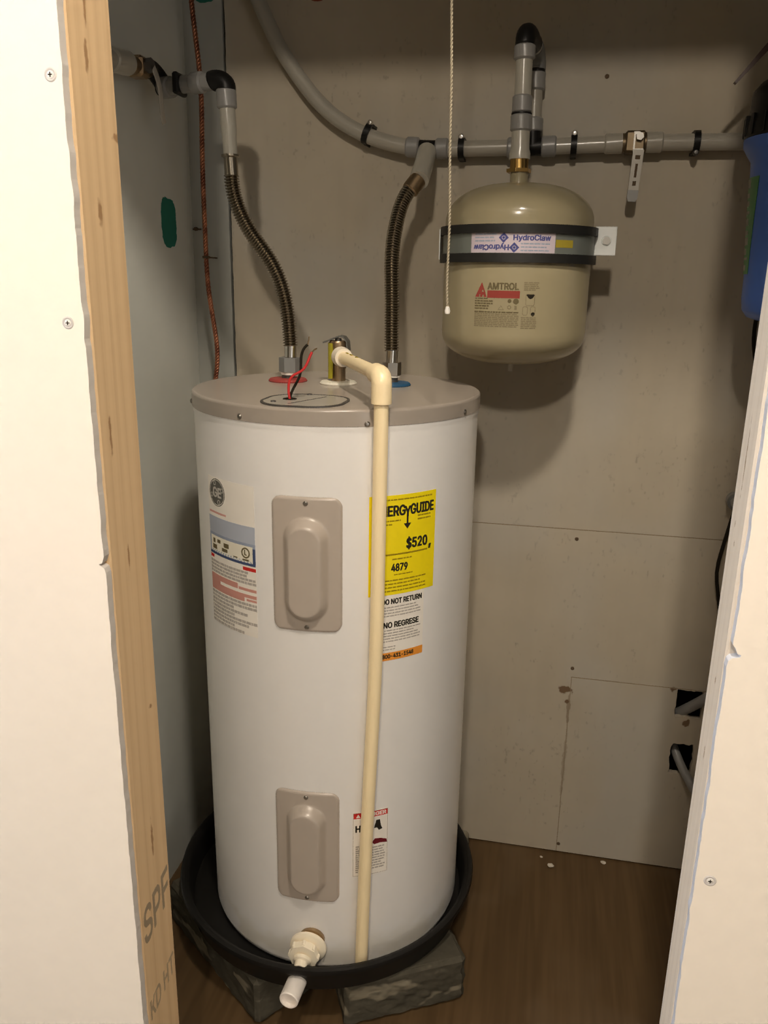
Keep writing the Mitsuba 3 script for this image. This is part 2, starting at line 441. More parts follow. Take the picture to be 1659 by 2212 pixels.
# on the left wall: local x -> world y, local y -> world z, local z -> world +x
paint('wall_left', teal, np.array([[0, 0, 1, LEFT_X], [1, 0, 0, 1.655], [0, 1, 0, 1.488], [0, 0, 0, 1.0]]))
paint('wall_back', shapely.affinity.scale(teal, 0.7, 0.45) if hasattr(shapely, 'affinity') else teal, np.array([[1, 0, 0, -0.745], [0, 0, -1, WALL_Y], [0, 1, 0, 1.945], [0, 0, 0, 1.0]]))

# front partition with the rough door opening
struct('wall_front')
Y0, Y1, YS = 0.880, 0.8927, 0.982


def face_sheet(poly, label, mat='paint_white'):
    m = extr(poly, Y1 - Y0)
    m.apply_translation([0, Y0, 0])
    return m


HEAD = 2.02
def jag(z0, z1, x, amp, seed):
    z, o = rough_line(z0, z1, 0.004, amp, seed, 45)
    return list(zip(x + o, z))


shL = Polygon([(-2.45, 0.0)] + jag(0.0, 1.018, -0.5372, 0.0012, 33) + [(-0.5385, 1.0225), (-0.5450, 1.0262), (-0.5450, 1.0274), (-0.5410, 1.0285), (-0.5390, 1.0335)]
              + jag(1.038, HEAD, -0.5378, 0.0017, 21) + [(-0.5378, HEAD), (-0.60, HEAD), (-0.60, CEIL), (-2.45, CEIL)]).buffer(0)
shR = Polygon(jag(0.0, 0.972, 0.2198, 0.0013, 47) + [(0.2205, 0.980), (0.2235, 0.9835), (0.2320, 0.9855), (0.2330, 0.9885), (0.2290, 0.9895), (0.2262, 0.9960)]
              + jag(1.000, HEAD, 0.2230, 0.0015, 41) + [(0.2230, HEAD), (0.29, HEAD), (0.29, CEIL), (2.15, CEIL), (2.15, 0.0)]).buffer(0)
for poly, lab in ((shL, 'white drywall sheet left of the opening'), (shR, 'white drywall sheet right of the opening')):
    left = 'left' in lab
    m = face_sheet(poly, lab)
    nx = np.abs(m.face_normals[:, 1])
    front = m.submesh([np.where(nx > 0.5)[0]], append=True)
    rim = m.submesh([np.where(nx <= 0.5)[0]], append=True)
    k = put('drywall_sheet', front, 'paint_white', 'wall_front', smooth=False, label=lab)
    put('gypsum_edge', rim, 'gypsum' if left else 'gypsum_daylit', k, smooth=False, label='rough cut gypsum edge')  # right edge: cool daylight tint put into the gypsum colour
put('drywall_sheet', bx(-0.5995, 0.2895, Y0, Y1, HEAD, CEIL), 'paint_white', 'wall_front', smooth=False)
put('header', bx(-0.62, 0.31, Y1, YS, HEAD, CEIL), 'pine', 'wall_front', smooth=False)
put('back_board', cat_([bx(LEFT_X, -0.576, YS, YS + 0.0127, 0, CEIL), bx(0.265, RIGHT_X, YS, YS + 0.0127, 0, CEIL), bx(-0.62, 0.31, YS, YS + 0.0127, HEAD, CEIL)]), 'board_grey', 'wall_front', smooth=False)


def stud(xn, xf, back):
    s = 1 if back > xn else -1
    b = 0.0022
    pl = [(xn + s * b, Y1), (xn, Y1 + b), (xf, YS - b), (xf + s * b, YS), (back, YS), (back, Y1)]
    m = trimesh.creation.extrude_polygon(Polygon(pl), HEAD + 0.0, engine='earcut')
    return m


struct('trim_1', stud(-0.5358, -0.5322, -0.578), 'mat_pine', 'bare pine door stud on the left with printed stamps')
struct('trim_2', stud(0.2195, 0.2254, 0.266), 'mat_pine_right', 'bare greyish pine door stud on the right')
# lumber grade stamps on the left stud (face looks to +x): text runs along the depth (+y)
for txt, z, h, mat in (('SPF', 0.405, 0.060, 'stamp'), ('KD HT', 0.262, 0.036, 'stamp_pale')):
    m = meshkit.text_mesh(txt, h, 0.0005, True)
    w = m.bounds[1][0]
    m.apply_scale([0.078 / w, 1, 1])
    v = np.array(m.vertices)
    fx = -0.5358 + (0.0036) * ((0.8975 + v[:, 0] - Y1) / (YS - Y1))
    m.vertices = np.stack([fx + v[:, 2] - 0.0001, 0.8975 + v[:, 0], z + v[:, 1] + 0.36 * v[:, 0]], 1)
    m.fix_normals()
    put('stamp_print', m, mat, 'trim_1', smooth=False, label='dark ink lumber stamp')

# drywall screws in the painted partition
def screw(x, z, label):
    t = thing('drywall_screw', label, 'screw', None)
    put('head', lathe([(0, 0), (0.0042, 0), (0.0042, 0.0006), (0.003, 0.0011), (0, 0.0011)], (x, Y0, z), (0, -1, 0), 20), 'paper', t)
    put('cross_slot', cat_([bx(x - 0.0024, x + 0.0024, Y0 - 0.0015, Y0 - 0.0009, z - 0.0005, z + 0.0005), bx(x - 0.0005, x + 0.0005, Y0 - 0.0015, Y0 - 0.0009, z - 0.0024, z + 0.0024)]), 'ink', t, smooth=False)
    put('torn_rim', lathe([(0.0043, 0), (0.0075, 0.0), (0.0062, 0.0007), (0.0043, 0.0003)], (x, Y0, z), (0, -1, 0), 20), 'gypsum', t)


screw(-0.552, 1.591, 'cross head screw in the white drywall high on the left')
screw(-0.558, 1.328, 'cross head screw in the white drywall at middle height on the left')
screw(0.237, 0.688, 'sunken screw in the white drywall right of the door opening')
# screws in the closet wall
for x, z, s in ((0.110, 0.026, 'dark screw low on the beige wall just above the floor'), (0.090, 0.830, 'dark screw under the horizontal drywall joint'),
                (0.106, 0.512, 'small screw above the corner of the drywall patch'), (0.071, 1.764, 'tiny dark screw high above the expansion tank in the shaded wall')):
    k = put('wall_screw', cat_([lathe([(0, 0), (0.0042, 0), (0.0042, 0.0008), (0.0022, 0.0014), (0, 0.0009)], (x, WALL_Y, z), (0, -1, 0), 16)]), 'brown')
    tag(k, s, 'screw')

# ------------------------------------------------------------------ lamps of the room
for i, ((x, y, z), w) in enumerate(LAMPS):
    t = thing('ceiling_lamp', ('globe ceiling lamp of the room in front of the closet', 'second, weaker globe ceiling lamp of the room')[i], 'lamp')
    put('base', lathe([(0, 0), (0.075, 0), (0.075, 0.02), (0.035, 0.035), (0.03, CEIL - z - 0.05), (0, CEIL - z - 0.05)], (x, y, CEIL), (0, 0, -1), 32), 'paper', t)
    g = trimesh.creation.icosphere(3, 0.065)
    g.apply_translation([x, y, z])
    scene[t + '__globe'] = {**ply(g, 'mat_paper', smooth=True), 'emitter': {'type': 'area', 'radiance': {'type': 'rgb', 'value': [c * 8.0 * w for c in LAMP]}}}

# ------------------------------------------------------------------ concrete blocks under the pan
def block(corner, u, v, lu, lv, h, seed, label):
    u, v = np.array(u, float), np.array(v, float)
    u /= np.linalg.norm(u)
    v = v - u * np.dot(u, v)
    v /= np.linalg.norm(v)
    m = bx(0, lu, 0, lv, 0, h, 0.008)
    a, f = trimesh.remesh.subdivide_to_size(m.vertices, m.faces, 0.014)
    a = np.array(a)
    nn = meshkit.fbm(a * 55, 3, seed)[:, None] - 0.5
    c = np.array([lu / 2, lv / 2, h / 2])
    d = (a - c) / np.array([lu, lv, h])
    keep = (a[:, 2:3] > 0.004) & (a[:, 2:3] < h - 0.002)
    a = a + d / (np.linalg.norm(d, axis=1, keepdims=True) + 1e-9) * nn * 0.010 * keep
    w = np.array([corner[0], corner[1], 0]) + a[:, :1] * np.array([u[0], u[1], 0]) + a[:, 1:2] * np.array([v[0], v[1], 0]) + a[:, 2:] * np.array([0, 0, 1.0])
    m = trimesh.Trimesh(w, f, process=True)
    m.fix_normals()
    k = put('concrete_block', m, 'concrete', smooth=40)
    tag(k, label, 'block', None)


BH = 0.104
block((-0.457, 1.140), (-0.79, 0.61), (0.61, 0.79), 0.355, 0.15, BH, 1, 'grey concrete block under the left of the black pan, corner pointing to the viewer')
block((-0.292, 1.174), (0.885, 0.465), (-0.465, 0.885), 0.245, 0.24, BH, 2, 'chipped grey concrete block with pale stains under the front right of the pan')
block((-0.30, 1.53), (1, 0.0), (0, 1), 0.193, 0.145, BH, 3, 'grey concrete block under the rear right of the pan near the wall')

# ------------------------------------------------------------------ drain pan
PX, PY = -0.398, 1.442
pan = thing('drain_pan', 'round black plastic drain pan under the white water heater', 'pan')
prof = [(0, BH), (0.290, BH), (0.297, BH + 0.004), (0.305, BH + 0.040), (0.314, BH + 0.050), (0.3165, BH + 0.056), (0.3145, BH + 0.063), (0.308, BH + 0.065), (0.301, BH + 0.062), (0.297, BH + 0.050), (0.289, BH + 0.009), (0.283, BH + 0.006), (0, BH + 0.006)]
put('basin', lathe(prof, (PX, PY, 0), (0, 0, 1), 96), 'black_plastic', pan, smooth=50)
so = np.array([-0.376, 1.135, 0.128])
sd = np.array([-0.06, -1.0, -0.02])
put('drain_stub', lathe([(0, 0.0), (0.018, 0.0), (0.018, 0.047), (0.0165, 0.049), (0.0145, 0.049), (0.0145, 0.040), (0, 0.040)], so + np.array([0, 0.012, 0]), sd, 32), 'pvc_white', pan, label='white plastic drain stub')

# ------------------------------------------------------------------ water heater
TX, TY, TR = -0.379, 1.447, 0.26
ZB, ZT = 0.112, 1.190
wh = thing('water_heater', 'tall white electric water heater with taupe top cap and covers', 'water heater')
put('body', lathe([(0, ZB), (TR - 0.012, ZB), (TR - 0.003, ZB + 0.006), (TR, ZB + 0.016), (TR, 0.6), (TR, 1.150), (TR + 0.0018, 1.156), (TR + 0.0018, 1.163), (0.1, 1.165), (0, 1.165)], (TX, TY, 0), (0, 0, 1), 128), 'enamel_white', wh, smooth=40)
put('top_cap', lathe([(TR + 0.0020, 1.1625), (TR + 0.0032, 1.1632)] + arc(TR - 0.0025, ZT - 0.0055, 0.0055, 0, 90, 6) + [(TR - 0.02, ZT + 0.0003), (0, ZT)], (TX, TY, 0), (0, 0, 1), 128), 'taupe', wh, smooth=50)
for th, z in ((-21.52, 1.170), (24.79, 1.167), (69.4, 1.170), (-64, 1.17)):
    n = np.array([math.sin(math.radians(th)), -math.cos(math.radians(th)), 0])
    put('rivet', lathe([(0, 0), (0.0045, 0), (0.0045, 0.0010), (0.0026, 0.0028), (0, 0.0031)], np.array([TX, TY, z]) + n * (TR + 0.0030), n, 20), 'screw_steel', wh)


def cover(thc, z0, z1, half, dz0, dz1, dhalf, label):
    nz, ns = 110, 70
    rc = 0.017
    us = np.linspace(-1, 1, ns)
    V, rows = [], 0
    zs = np.r_[np.linspace(0, rc, 12)[:-1], np.linspace(rc, (z1 - z0) - rc, nz - 24), np.linspace((z1 - z0) - rc, z1 - z0, 12)[1:]]
    L = z1 - z0
    for z in zs:
        dzc = max(rc - z, z - (L - rc), 0)
        hw = half - rc + math.sqrt(max(rc * rc - dzc * dzc, 0))
        s = us * hw
        edge_d = np.minimum(np.minimum(hw - np.abs(s), z), L - z)
        h = 0.0035 * np.sqrt(np.clip(edge_d / 0.004, 0, 1)) + 0.0006
        zc = np.clip(z0 + z, dz0 + dhalf, dz1 - dhalf)
        d = np.hypot(s, z0 + z - zc)
        t = np.clip((dhalf - d) / (dhalf - 0.0225), 0, 1)
        h = h + 0.0175 * t * t * (3 - 2 * t)
        V.append(np.stack([s, np.full(ns, z0 + z), h], 1))
    V = np.concatenate(V)
    nr = len(zs)
    i, j = np.meshgrid(np.arange(nr - 1), np.arange(ns - 1), indexing='ij')
    q = np.stack([i * ns + j, i * ns + j + 1, (i + 1) * ns + j + 1, (i + 1) * ns + j], -1).reshape(-1, 4)
    m = trimesh.Trimesh(V, np.vstack([q[:, [0, 1, 2]], q[:, [0, 2, 3]]]), process=False)
    m = wrap(m, TX, TY, TR, thc, 0)
    k = put('access_cover', m, 'taupe_cover', wh, smooth=True, label=label)
    for z in (z0 + 0.009, z1 - 0.010):
        n = np.array([math.sin(math.radians(thc)), -math.cos(math.radians(thc)), 0])
        put('screw', lathe([(0, 0), (0.0040, 0), (0.0040, 0.001), (0.0026, 0.0024), (0, 0.0028)], np.array([TX, TY, z]) + n * (TR + 0.0040), n, 18), 'screw_steel', k)


cover(3.6, 0.8165, 1.0490, 0.0585, 0.8345, 1.0165, 0.0385, 'upper taupe pressed access cover')
cover(2.5, 0.2725, 0.5065, 0.0590, 0.2900, 0.4820, 0.0372, 'lower taupe pressed access cover')


def wrapped(name, m, mat, th, z, parent=None, smooth=False, label=None, cx=TX, cy=TY, r=TR, flip=False):
    return put(name, wrap(m, cx, cy, r, th, z, flip), mat, parent or wh, smooth=smooth, label=label)


RAD = math.pi / 180 * TR
# --- rating label on the left: local origin at its lower left corner
g = wrapped('rating_label', flat(sbox(0, 0, 0.122, 0.268), 0.0001, 0.0005), 'paper', -43.6, 0.789, label='pale rating label with round maker logo')
wrapped('blue_band', flat(sbox(0, 0.168, 0.122, 0.198), 0.0005, 0.0008), 'blue_pale', -43.6, 0.789, g)
wrapped('blue_band', flat(sbox(0, 0.133, 0.122, 0.168).difference(sbox(0.004, 0.1375, 0.1165, 0.163)), 0.0005, 0.0008), 'blue_mid', -43.6, 0.789, g)
wrapped('blue_band', flat(sbox(0, 0.129, 0.122, 0.1335), 0.0008, 0.0010), 'navy', -43.6, 0.789, g)
wrapped('blue_band', flat(sbox(0.1165, 0.129, 0.122, 0.160), 0.0008, 0.0010), 'navy', -43.6, 0.789, g)
wrapped('data_field', flat(sbox(0.004, 0.1335, 0.1165, 0.163), 0.0005, 0.0008), 'paper_cream', -43.6, 0.789, g)
marks = [sbox(0.010, 0.139, 0.024, 0.147), sbox(0.012, 0.150, 0.019, 0.158), sbox(0.026, 0.152, 0.036, 0.158), sbox(0.040, 0.140, 0.056, 0.146), sbox(0.046, 0.148, 0.060, 0.156), sbox(0.072, 0.1375, 0.082, 0.1395), sbox(0.094, 0.1365, 0.108, 0.1395)]
marks.append(shapely.Point(0.101, 0.1505).buffer(0.0095).difference(shapely.Point(0.101, 0.1505).buffer(0.0068)))
marks += [sbox(0.098, 0.146, 0.1005, 0.156), sbox(0.098, 0.146, 0.104, 0.148)]
wrapped('data_print', polys_mesh(marks, 0.0008, 0.0010), 'olive_print', -43.6, 0.789, g)
wrapped('red_bar', polys_mesh([sbox(0.0, 0.1215, 0.012, 0.127), sbox(0.094, 0.1195, 0.122, 0.1255)], 0.0005, 0.0008), 'red_print', -43.6, 0.789, g)
wrapped('red_bar', polys_mesh([sbox(0.002, 0.204, 0.055, 0.2075)], 0.0005, 0.0007), 'pink_print', -43.6, 0.789, g)
wrapped('coral_bar', polys_mesh([sbox(0.0, 0.082, 0.080, 0.092), sbox(0.082, 0.082, 0.122, 0.087), sbox(0.0, 0.070, 0.122, 0.076), sbox(0.0, 0.076, 0.03, 0.082), sbox(0.0, 0.062, 0.095, 0.070), sbox(0.1, 0.064, 0.122, 0.068)], 0.0005, 0.0008), 'coral_print', -43.6, 0.789, g)
small = print_lines(0.0, 0.122, 0.1175, 0.094, 0.0062, 0.0045, 3) + print_lines(0.0, 0.122, 0.060, 0.0, 0.0068, 0.0050, 5, 0.45)
wrapped('small_print', polys_mesh(small, 0.0005, 0.0008), 'ink_grey', -43.6, 0.789, g)
lg = shapely.Point(0, 0).buffer(0.0215, 24)
disc = flat(lg, 0.0005, 0.0008)
wrapped('logo_disc', disc, 'dark_logo', -37.0, 1.031, g, label='round dark logo with curled initials')
ring = shapely.Point(0, 0).buffer(0.0242, 24).difference(shapely.Point(0, 0).buffer(0.0228, 24))
curls = [ring]
for a in (20, 110, 200, 290):
    c = (0.0172 * math.cos(math.radians(a)), 0.0172 * math.sin(math.radians(a)))
    curls.append(shapely.Point(c).buffer(0.0042).difference(shapely.Point(c).buffer(0.0029)))
wrapped('logo_ring', polys_mesh(curls[:1], 0.0005, 0.0008), 'dark_logo', -37.0, 1.031, g)
wrapped('logo_script', cat_([polys_mesh(curls[1:], 0.0008, 0.0010), text('GE', 0.0165, 0, -0.008, 0.0008, 0.0010, True, True, 0.025)]), 'logo_light', -37.0, 1.031, g)

# --- yellow energy label on the right
EW, EH = 27.85 * RAD, 0.172
e = wrapped('energy_label', flat(sbox(0, 0, EW, EH), 0.0001, 0.0006), 'yellow', 25.95, 0.8765, label='yellow energy guide label')
tt = cat_([text('ENERG', 0.0165, 0.0075, 0.1375, 0.0006, 0.0009, False, True, 0.0545), text('Y', 0.0165, 0.0620, 0.1345, 0.0006, 0.0009, False, True, 0.011), text('GUIDE', 0.0165, 0.0725, 0.1375, 0.0006, 0.0009, False, True, 0.0475)])
arrow = [sbox(0.0662, 0.1195, 0.0692, 0.140), Polygon([(0.0607, 0.1225), (0.0747, 0.1225), (0.0677, 0.1130)])]
wrapped('arrow_print', polys_mesh([shapely.union_all(arrow)], 0.0006, 0.0009), 'ink', 25.95, 0.8765, e)
wrapped('title_print', tt, 'ink', 25.95, 0.8765, e)
wrapped('price_print', cat_([text('$520', 0.0165, 0.066, 0.079, 0.0006, 0.0009, False, True, 0.042), text(',', 0.018, 0.1115, 0.076, 0.0006, 0.0009, False, True)]), 'ink', 25.95, 0.8765, e)
wrapped('figure_print', text('4879', 0.0125, 0.039, 0.0415, 0.0006, 0.0009, False, True, 0.030), 'ink', 25.95, 0.8765, e)
bars = [sbox(0.006, 0.0695, 0.110, 0.0722)] + print_lines(0.024, 0.117, 0.1655, 0.162, 0.004, 0.0022, 4, 0) + print_lines(0.006, 0.055, 0.130, 0.120, 0.006, 0.0022, 6, .4) + print_lines(0.088, 0.115, 0.134, 0.120, 0.006, 0.0024, 9, .7)
bars += print_lines(0.022, 0.098, 0.107, 0.104, 0.004, 0.0030, 12, 0) + print_lines(0.041, 0.080, 0.0635, 0.061, 0.004, 0.0022, 13, 0) + print_lines(0.045, 0.08, 0.036, 0.0335, 0.004, 0.0018, 16, 0) + print_lines(0.006, 0.108, 0.0265, 0.004, 0.0062, 0.0022, 15, .35)
wrapped('small_print', polys_mesh(bars, 0.0006, 0.0008), 'ink_brown', 25.95, 0.8765, e)

# --- white notice sticker below it
NW, NH = 18.6 * RAD, 0.119
nt = wrapped('notice_label', flat(sbox(0, 0, NW, NH), 0.0001, 0.0005), 'paper', 30.7, 0.7565, label='white notice sticker with orange foot')
wrapped('orange_bar', flat(sbox(0, 0, NW, 0.0145), 0.0005, 0.0008), 'orange', 30.7, 0.7565, nt)
tx = cat_([text('DO NOT RETURN', 0.0090, 0.0015, 0.1035, 0.0005, 0.0008, False, True, 0.077), text('NO REGRESE', 0.0098, 0.0050, 0.0605, 0.0005, 0.0008, False, True, 0.068)])
wrapped('title_print', tx, 'ink', 30.7, 0.7565, nt)
wrapped('phone_print', text('800-431-1548', 0.0072, 0.004, 0.0040, 0.0008, 0.0010, False, True, 0.060), 'ink', 30.7, 0.7565, nt)
sp = print_lines(0.002, 0.078, 0.0985, 0.076, 0.0052, 0.0020, 21, .2) + print_lines(0.002, 0.078, 0.0565, 0.030, 0.0050, 0.0020, 22, .3) + print_lines(0.002, 0.03, 0.026, 0.016, 0.0048, 0.0018, 23, .3)
wrapped('small_print', polys_mesh(sp, 0.0005, 0.0007), 'ink_soft', 30.7, 0.7565, nt)

# --- danger sticker low beside the pipe
DW, DH = 14.9 * RAD, 0.1375
dg = wrapped('danger_label', flat(sbox(0, 0, DW, DH).buffer(-0.002).buffer(0.002), 0.0001, 0.0005), 'paper', 20.7, 0.3250, label='small white danger sticker with red head')
wrapped('frame_line', flat(sbox(0.001, 0.001, DW - 0.001, DH - 0.001).difference(sbox(0.0018, 0.0018, DW - 0.0018, DH - 0.0018)), 0.0005, 0.0007), 'ink_grey', 20.7, 0.3250, dg)
wrapped('red_head', flat(sbox(0.002, 0.1245, DW - 0.002, 0.1355), 0.0005, 0.0008), 'red_print', 20.7, 0.3250, dg)
wrapped('head_print', cat_([text('DANGER', 0.0072, 0.019, 0.1265, 0.0008, 0.0010, False, True, 0.043), polys_mesh([Polygon([(0.006, 0.1262), (0.0145, 0.1262), (0.01025, 0.1338)])], 0.0008, 0.0010)]), 'paper', 20.7, 0.3250, dg)
wrapped('hot_print', text('HOT', 0.0130, 0.0045, 0.096, 0.0005, 0.0008, False, True, 0.030), 'ink', 20.7, 0.3250, dg)
tap = [Polygon([(0.040, 0.100), (0.044, 0.116), (0.051, 0.116), (0.053, 0.103), (0.056, 0.096), (0.049, 0.094), (0.046, 0.100)])]
wrapped('tap_print', polys_mesh(tap, 0.0005, 0.0008), 'ink', 20.7, 0.3250, dg)
hand = [Polygon([(0.036, 0.070), (0.042, 0.077), (0.053, 0.0755), (0.0645, 0.071), (0.0655, 0.064), (0.052, 0.0665), (0.041, 0.065)])]
wrapped('hand_print', polys_mesh(hand, 0.0005, 0.0008), 'dark_red', 20.7, 0.3250, dg)
wrapped('small_print', polys_mesh(print_lines(0.006, 0.020, 0.066, 0.004, 0.0046, 0.0030, 31, 0.1) + print_lines(0.030, 0.062, 0.060, 0.012, 0.0056, 0.0026, 32, 0.3), 0.0005, 0.0007), 'ink_soft', 20.7, 0.3250, dg)

# --- fittings on the top cap
def ring_(x, y, r, mat, label, name='pipe_collar'):
    return put(name, lathe([(0, ZT), (r, ZT), (r + 0.001, ZT + 0.002), (r - 0.002, ZT + 0.0055), (0.016, ZT + 0.0065), (0, ZT + 0.0065)], (x, y, 0), (0, 0, 1), 40), mat, wh, label=label)


HX, HY = -0.4925, 1.503
CX, CY = -0.2885, 1.507
VX, VY = -0.3895, 1.494
ring_(HX, HY, 0.0365, 'red_plastic', 'red hot water collar')
ring_(CX, CY, 0.0355, 'blue_plastic', 'blue cold water collar')
ring_(VX, VY, 0.0345, 'paper_cream', 'cream valve collar')
for x, y in ((HX, HY), (CX, CY)):
    put('pipe_nipple', lathe([(0, ZT), (0.0115, ZT), (0.0115, ZT + 0.018), (0, ZT + 0.018)], (x, y, 0), (0, 0, 1), 24), 'dark_steel', wh)
# junction plate with the wires
w2, h2 = 0.066, 0.064
pl = sbox(-w2 + 0.05, -h2 + 0.05, w2 - 0.05, h2 - 0.05).buffer(0.05, 16)
pm = trimesh.creation.extrude_polygon(pl, 0.0022, engine='earcut')
pm.apply_translation([-0.383, 1.258, ZT])
jp = put('junction_plate', pm, 'cover_grey', wh, smooth=False, label='grey junction plate where the wires come out')
rim = trimesh.creation.extrude_polygon(pl.buffer(0.0032, 16).difference(pl.buffer(-0.0012, 16)), 0.0026, engine='earcut')
rim.apply_translation([-0.383, 1.258, ZT])
put('plate_edge', rim, 'dark_steel', jp, smooth=False)
gr = trimesh.creation.box([0.0018, 0.10, 0.0006])
gr.apply_transform(trimesh.transformations.rotation_matrix(math.radians(-22), [0, 0, 1]))
gr.apply_translation([-0.379, 1.258, ZT + 0.0023])
put('plate_seam', gr, 'dark_steel', jp, smooth=False)
put('wire_hole', lathe([(0, 0), (0.012, 0), (0.011, 0.001), (0, 0.001)], (-0.411, 1.262, ZT + 0.0021), (0, 0, 1), 24), 'ink', jp)
for x, y in ((-0.394, 1.318), (-0.427, 1.226)):
    put('screw', lathe([(0, 0), (0.0048, 0), (0.004, 0.003), (0, 0.0035)], (x, y, ZT + 0.001), (0, 0, 1), 16), 'dark_steel', jp)
bw = spline([(-0.413, 1.268, ZT), (-0.409, 1.272, 1.206), (-0.396, 1.272, 1.232), (-0.3935, 1.27, 1.256), (-0.3815, 1.268, 1.280)], 40)
put('black_wire', tube(bw, 0.0021, 10), 'ink', wh, smooth=True)
put('wire_end', tube([bw[-1], bw[-1] + np.array([0.002, 0, 0.008]), bw[-1] + np.array([0.0025, 0, 0.013])], 0.0011, 8), 'old_brass', wh)
rw = spline([(-0.409, 1.257, ZT), (-0.4105, 1.256, 1.216), (-0.405, 1.256, 1.229), (-0.388, 1.258, 1.240), (-0.3785, 1.26, 1.255), (-0.3725, 1.262, 1.269)], 40)
put('red_wire', tube(rw, 0.0021, 10), 'red_wire', wh, smooth=True)
put('wire_end', tube([rw[-1], rw[-1] + np.array([0.004, 0, 0.004]), rw[-1] + np.array([0.008, 0, 0.006])], 0.0011, 8), 'old_brass', wh)

# drain valve low on the front
th = math.radians(2.9)
dn = np.array([math.sin(th), -math.cos(th), -0.06])
dn /= np.linalg.norm(dn)
d0 = np.array([TX + (TR - 0.002) * math.sin(th), TY - (TR - 0.002) * math.cos(th), 0.1735])
dv = wh + '__drain_valve'
scene[dv] = ply(lathe([(0, 0.004), (0.0320, 0.005), (0.0350, 0.008), (0.0345, 0.012), (0.029, 0.015), (0.020, 0.016), (0.020, 0.022), (0, 0.022)], d0, dn, 40), 'mat_pvc_cream', smooth=40)
labels[dv] = {'label': 'cream plastic drain valve'}
put('brass_stub', cyl(d0 + np.array([0.006, 0, 0.0135]), d0 + dn * 0.006 + np.array([0.006, 0, 0.0135]), 0.024, 28), 'old_brass', dv)
hx = trimesh.creation.extrude_polygon(Polygon([(0.0265 * math.cos(k * math.pi / 4), 0.0265 * math.sin(k * math.pi / 4)) for k in range(8)]).buffer(0.0015), 0.014, engine='earcut')
hx.apply_transform(align(dn))
hx.apply_translation(d0 + dn * 0.020 + np.array([-0.004, 0, -0.002]))
put('valve_handle', hx, 'pvc_cream', dv, smooth=30)
for kk in range(8):
    a = kk * math.pi / 4
    rb_ = cyl(d0 + dn * 0.0215 + np.array([-0.004 + 0.0265 * math.cos(a), 0, -0.002 + 0.0265 * math.sin(a)]), d0 + dn * 0.0325 + np.array([-0.004 + 0.0265 * math.cos(a), 0, -0.002 + 0.0265 * math.sin(a)]), 0.0035, 10)
    put('handle_grip', rb_, 'pvc_cream', dv, smooth=30)
put('valve_outlet', lathe([(0, 0), (0.0165, 0), (0.0165, 0.006), (0.0120, 0.008), (0.0120, 0.018), (0.0110, 0.019), (0.0088, 0.019), (0.0080, 0.013), (0, 0.013)], d0 + dn * 0.033 + np.array([-0.005, 0, -0.004]), dn + np.array([-0.04, 0, -0.25]), 28), 'pvc_cream', dv)

# ------------------------------------------------------------------ relief valve and its discharge pipe
rv = thing('relief_valve', 'brass relief valve with yellow tag standing on the heater top', 'valve')
Z0 = ZT + 0.0066
put('body', lathe([(0, 0), (0.0135, 0), (0.0135, 0.022), (0.0155, 0.026), (0.0155, 0.031), (0.0175, 0.035), (0.0175, 0.070), (0.0155, 0.074), (0, 0.074)], (VX, VY, Z0), (0, 0, 1), 32), 'old_brass', rv)
from shapely.geometry import LineString
lp_ = LineString([(-0.027, 0.0705), (-0.012, 0.0765), (0.004, 0.0830), (0.012, 0.0815), (0.0185, 0.073), (0.0200, 0.056)]).buffer(0.0012, cap_style=2, join_style=1)
lev = extr(lp_, 0.024)
lev.apply_translation([VX, VY - 0.012, Z0])
put('test_lever', lev, 'lever_grey', rv, smooth=False, label='dark grey folded test lever')
put('lever_post', lathe([(0, 0.073), (0.006, 0.073), (0.006, 0.0785), (0, 0.0785)], (VX, VY, Z0), (0, 0, 1), 20), 'dark_steel', rv)
tg = trimesh.creation.extrude_polygon(Polygon([(-0.006, 0.002), (0.012, 0.004), (0.014, 0.050), (0.012, 0.069), (-0.017, 0.069), (-0.014, 0.03)]), 0.0008, engine='earcut')
v_, f_ = trimesh.remesh.subdivide_to_size(tg.vertices, tg.faces, 0.006)
tg = wrap(trimesh.Trimesh(v_, f_, process=False), VX, VY, 0.0186, -58, Z0 + 0.001)
put('yellow_tag', tg, 'yellow_tag', rv, smooth=False)
out = np.array([-0.2460, 1.2035, 1.2425]) - np.array([VX, VY, 1.2435])
out /= np.linalg.norm(out)
po = np.array([VX, VY, 1.2435])
put('outlet', cyl(po, po + out * 0.024, 0.0145, 24, 0.001), 'old_brass', rv)
dp = thing('discharge_pipe', 'long cream plastic discharge pipe with elbow running down the heater front', 'pipe')
put('adapter', lathe([(0, 0), (0.0185, 0), (0.0185, 0.010), (0.0165, 0.013), (0.0165, 0.026), (0, 0.026)], po + out * 0.0245, out, 28), 'cpvc_pale', dp)
E1 = np.array([-0.2460, 1.2035, 1.2425])
put('pipe_run', cyl(po + out * 0.030, E1 - out * 0.02, 0.0112, 24), 'cpvc', dp)
for s, w in ((0.075, 0.011), (0.105, 0.014), (0.15, 0.009)):
    mk = tube([po + out * s + np.array([0, -0.0003, 0.0103]), po + out * (s + w) + np.array([0, -0.0003, 0.0103])], 0.0022, 8)
    put('pipe_print', mk, 'ink_brown', dp)
dwn = np.array([0.0, 0.0, -1.0])
dwn /= np.linalg.norm(dwn)
bend = []
C1 = E1 - out * 0.013 + dwn * 0.013
for a in np.linspace(0, 90, 10):
    bend.append(C1 + out * 0.013 * math.sin(math.radians(a)) - dwn * 0.013 * math.cos(math.radians(a)))
pth = np.vstack([[E1 - out * 0.036], bend, [E1 + dwn * 0.042]])
put('elbow', tube(pth, 0.0158, 28), 'cpvc', dp, smooth=50)
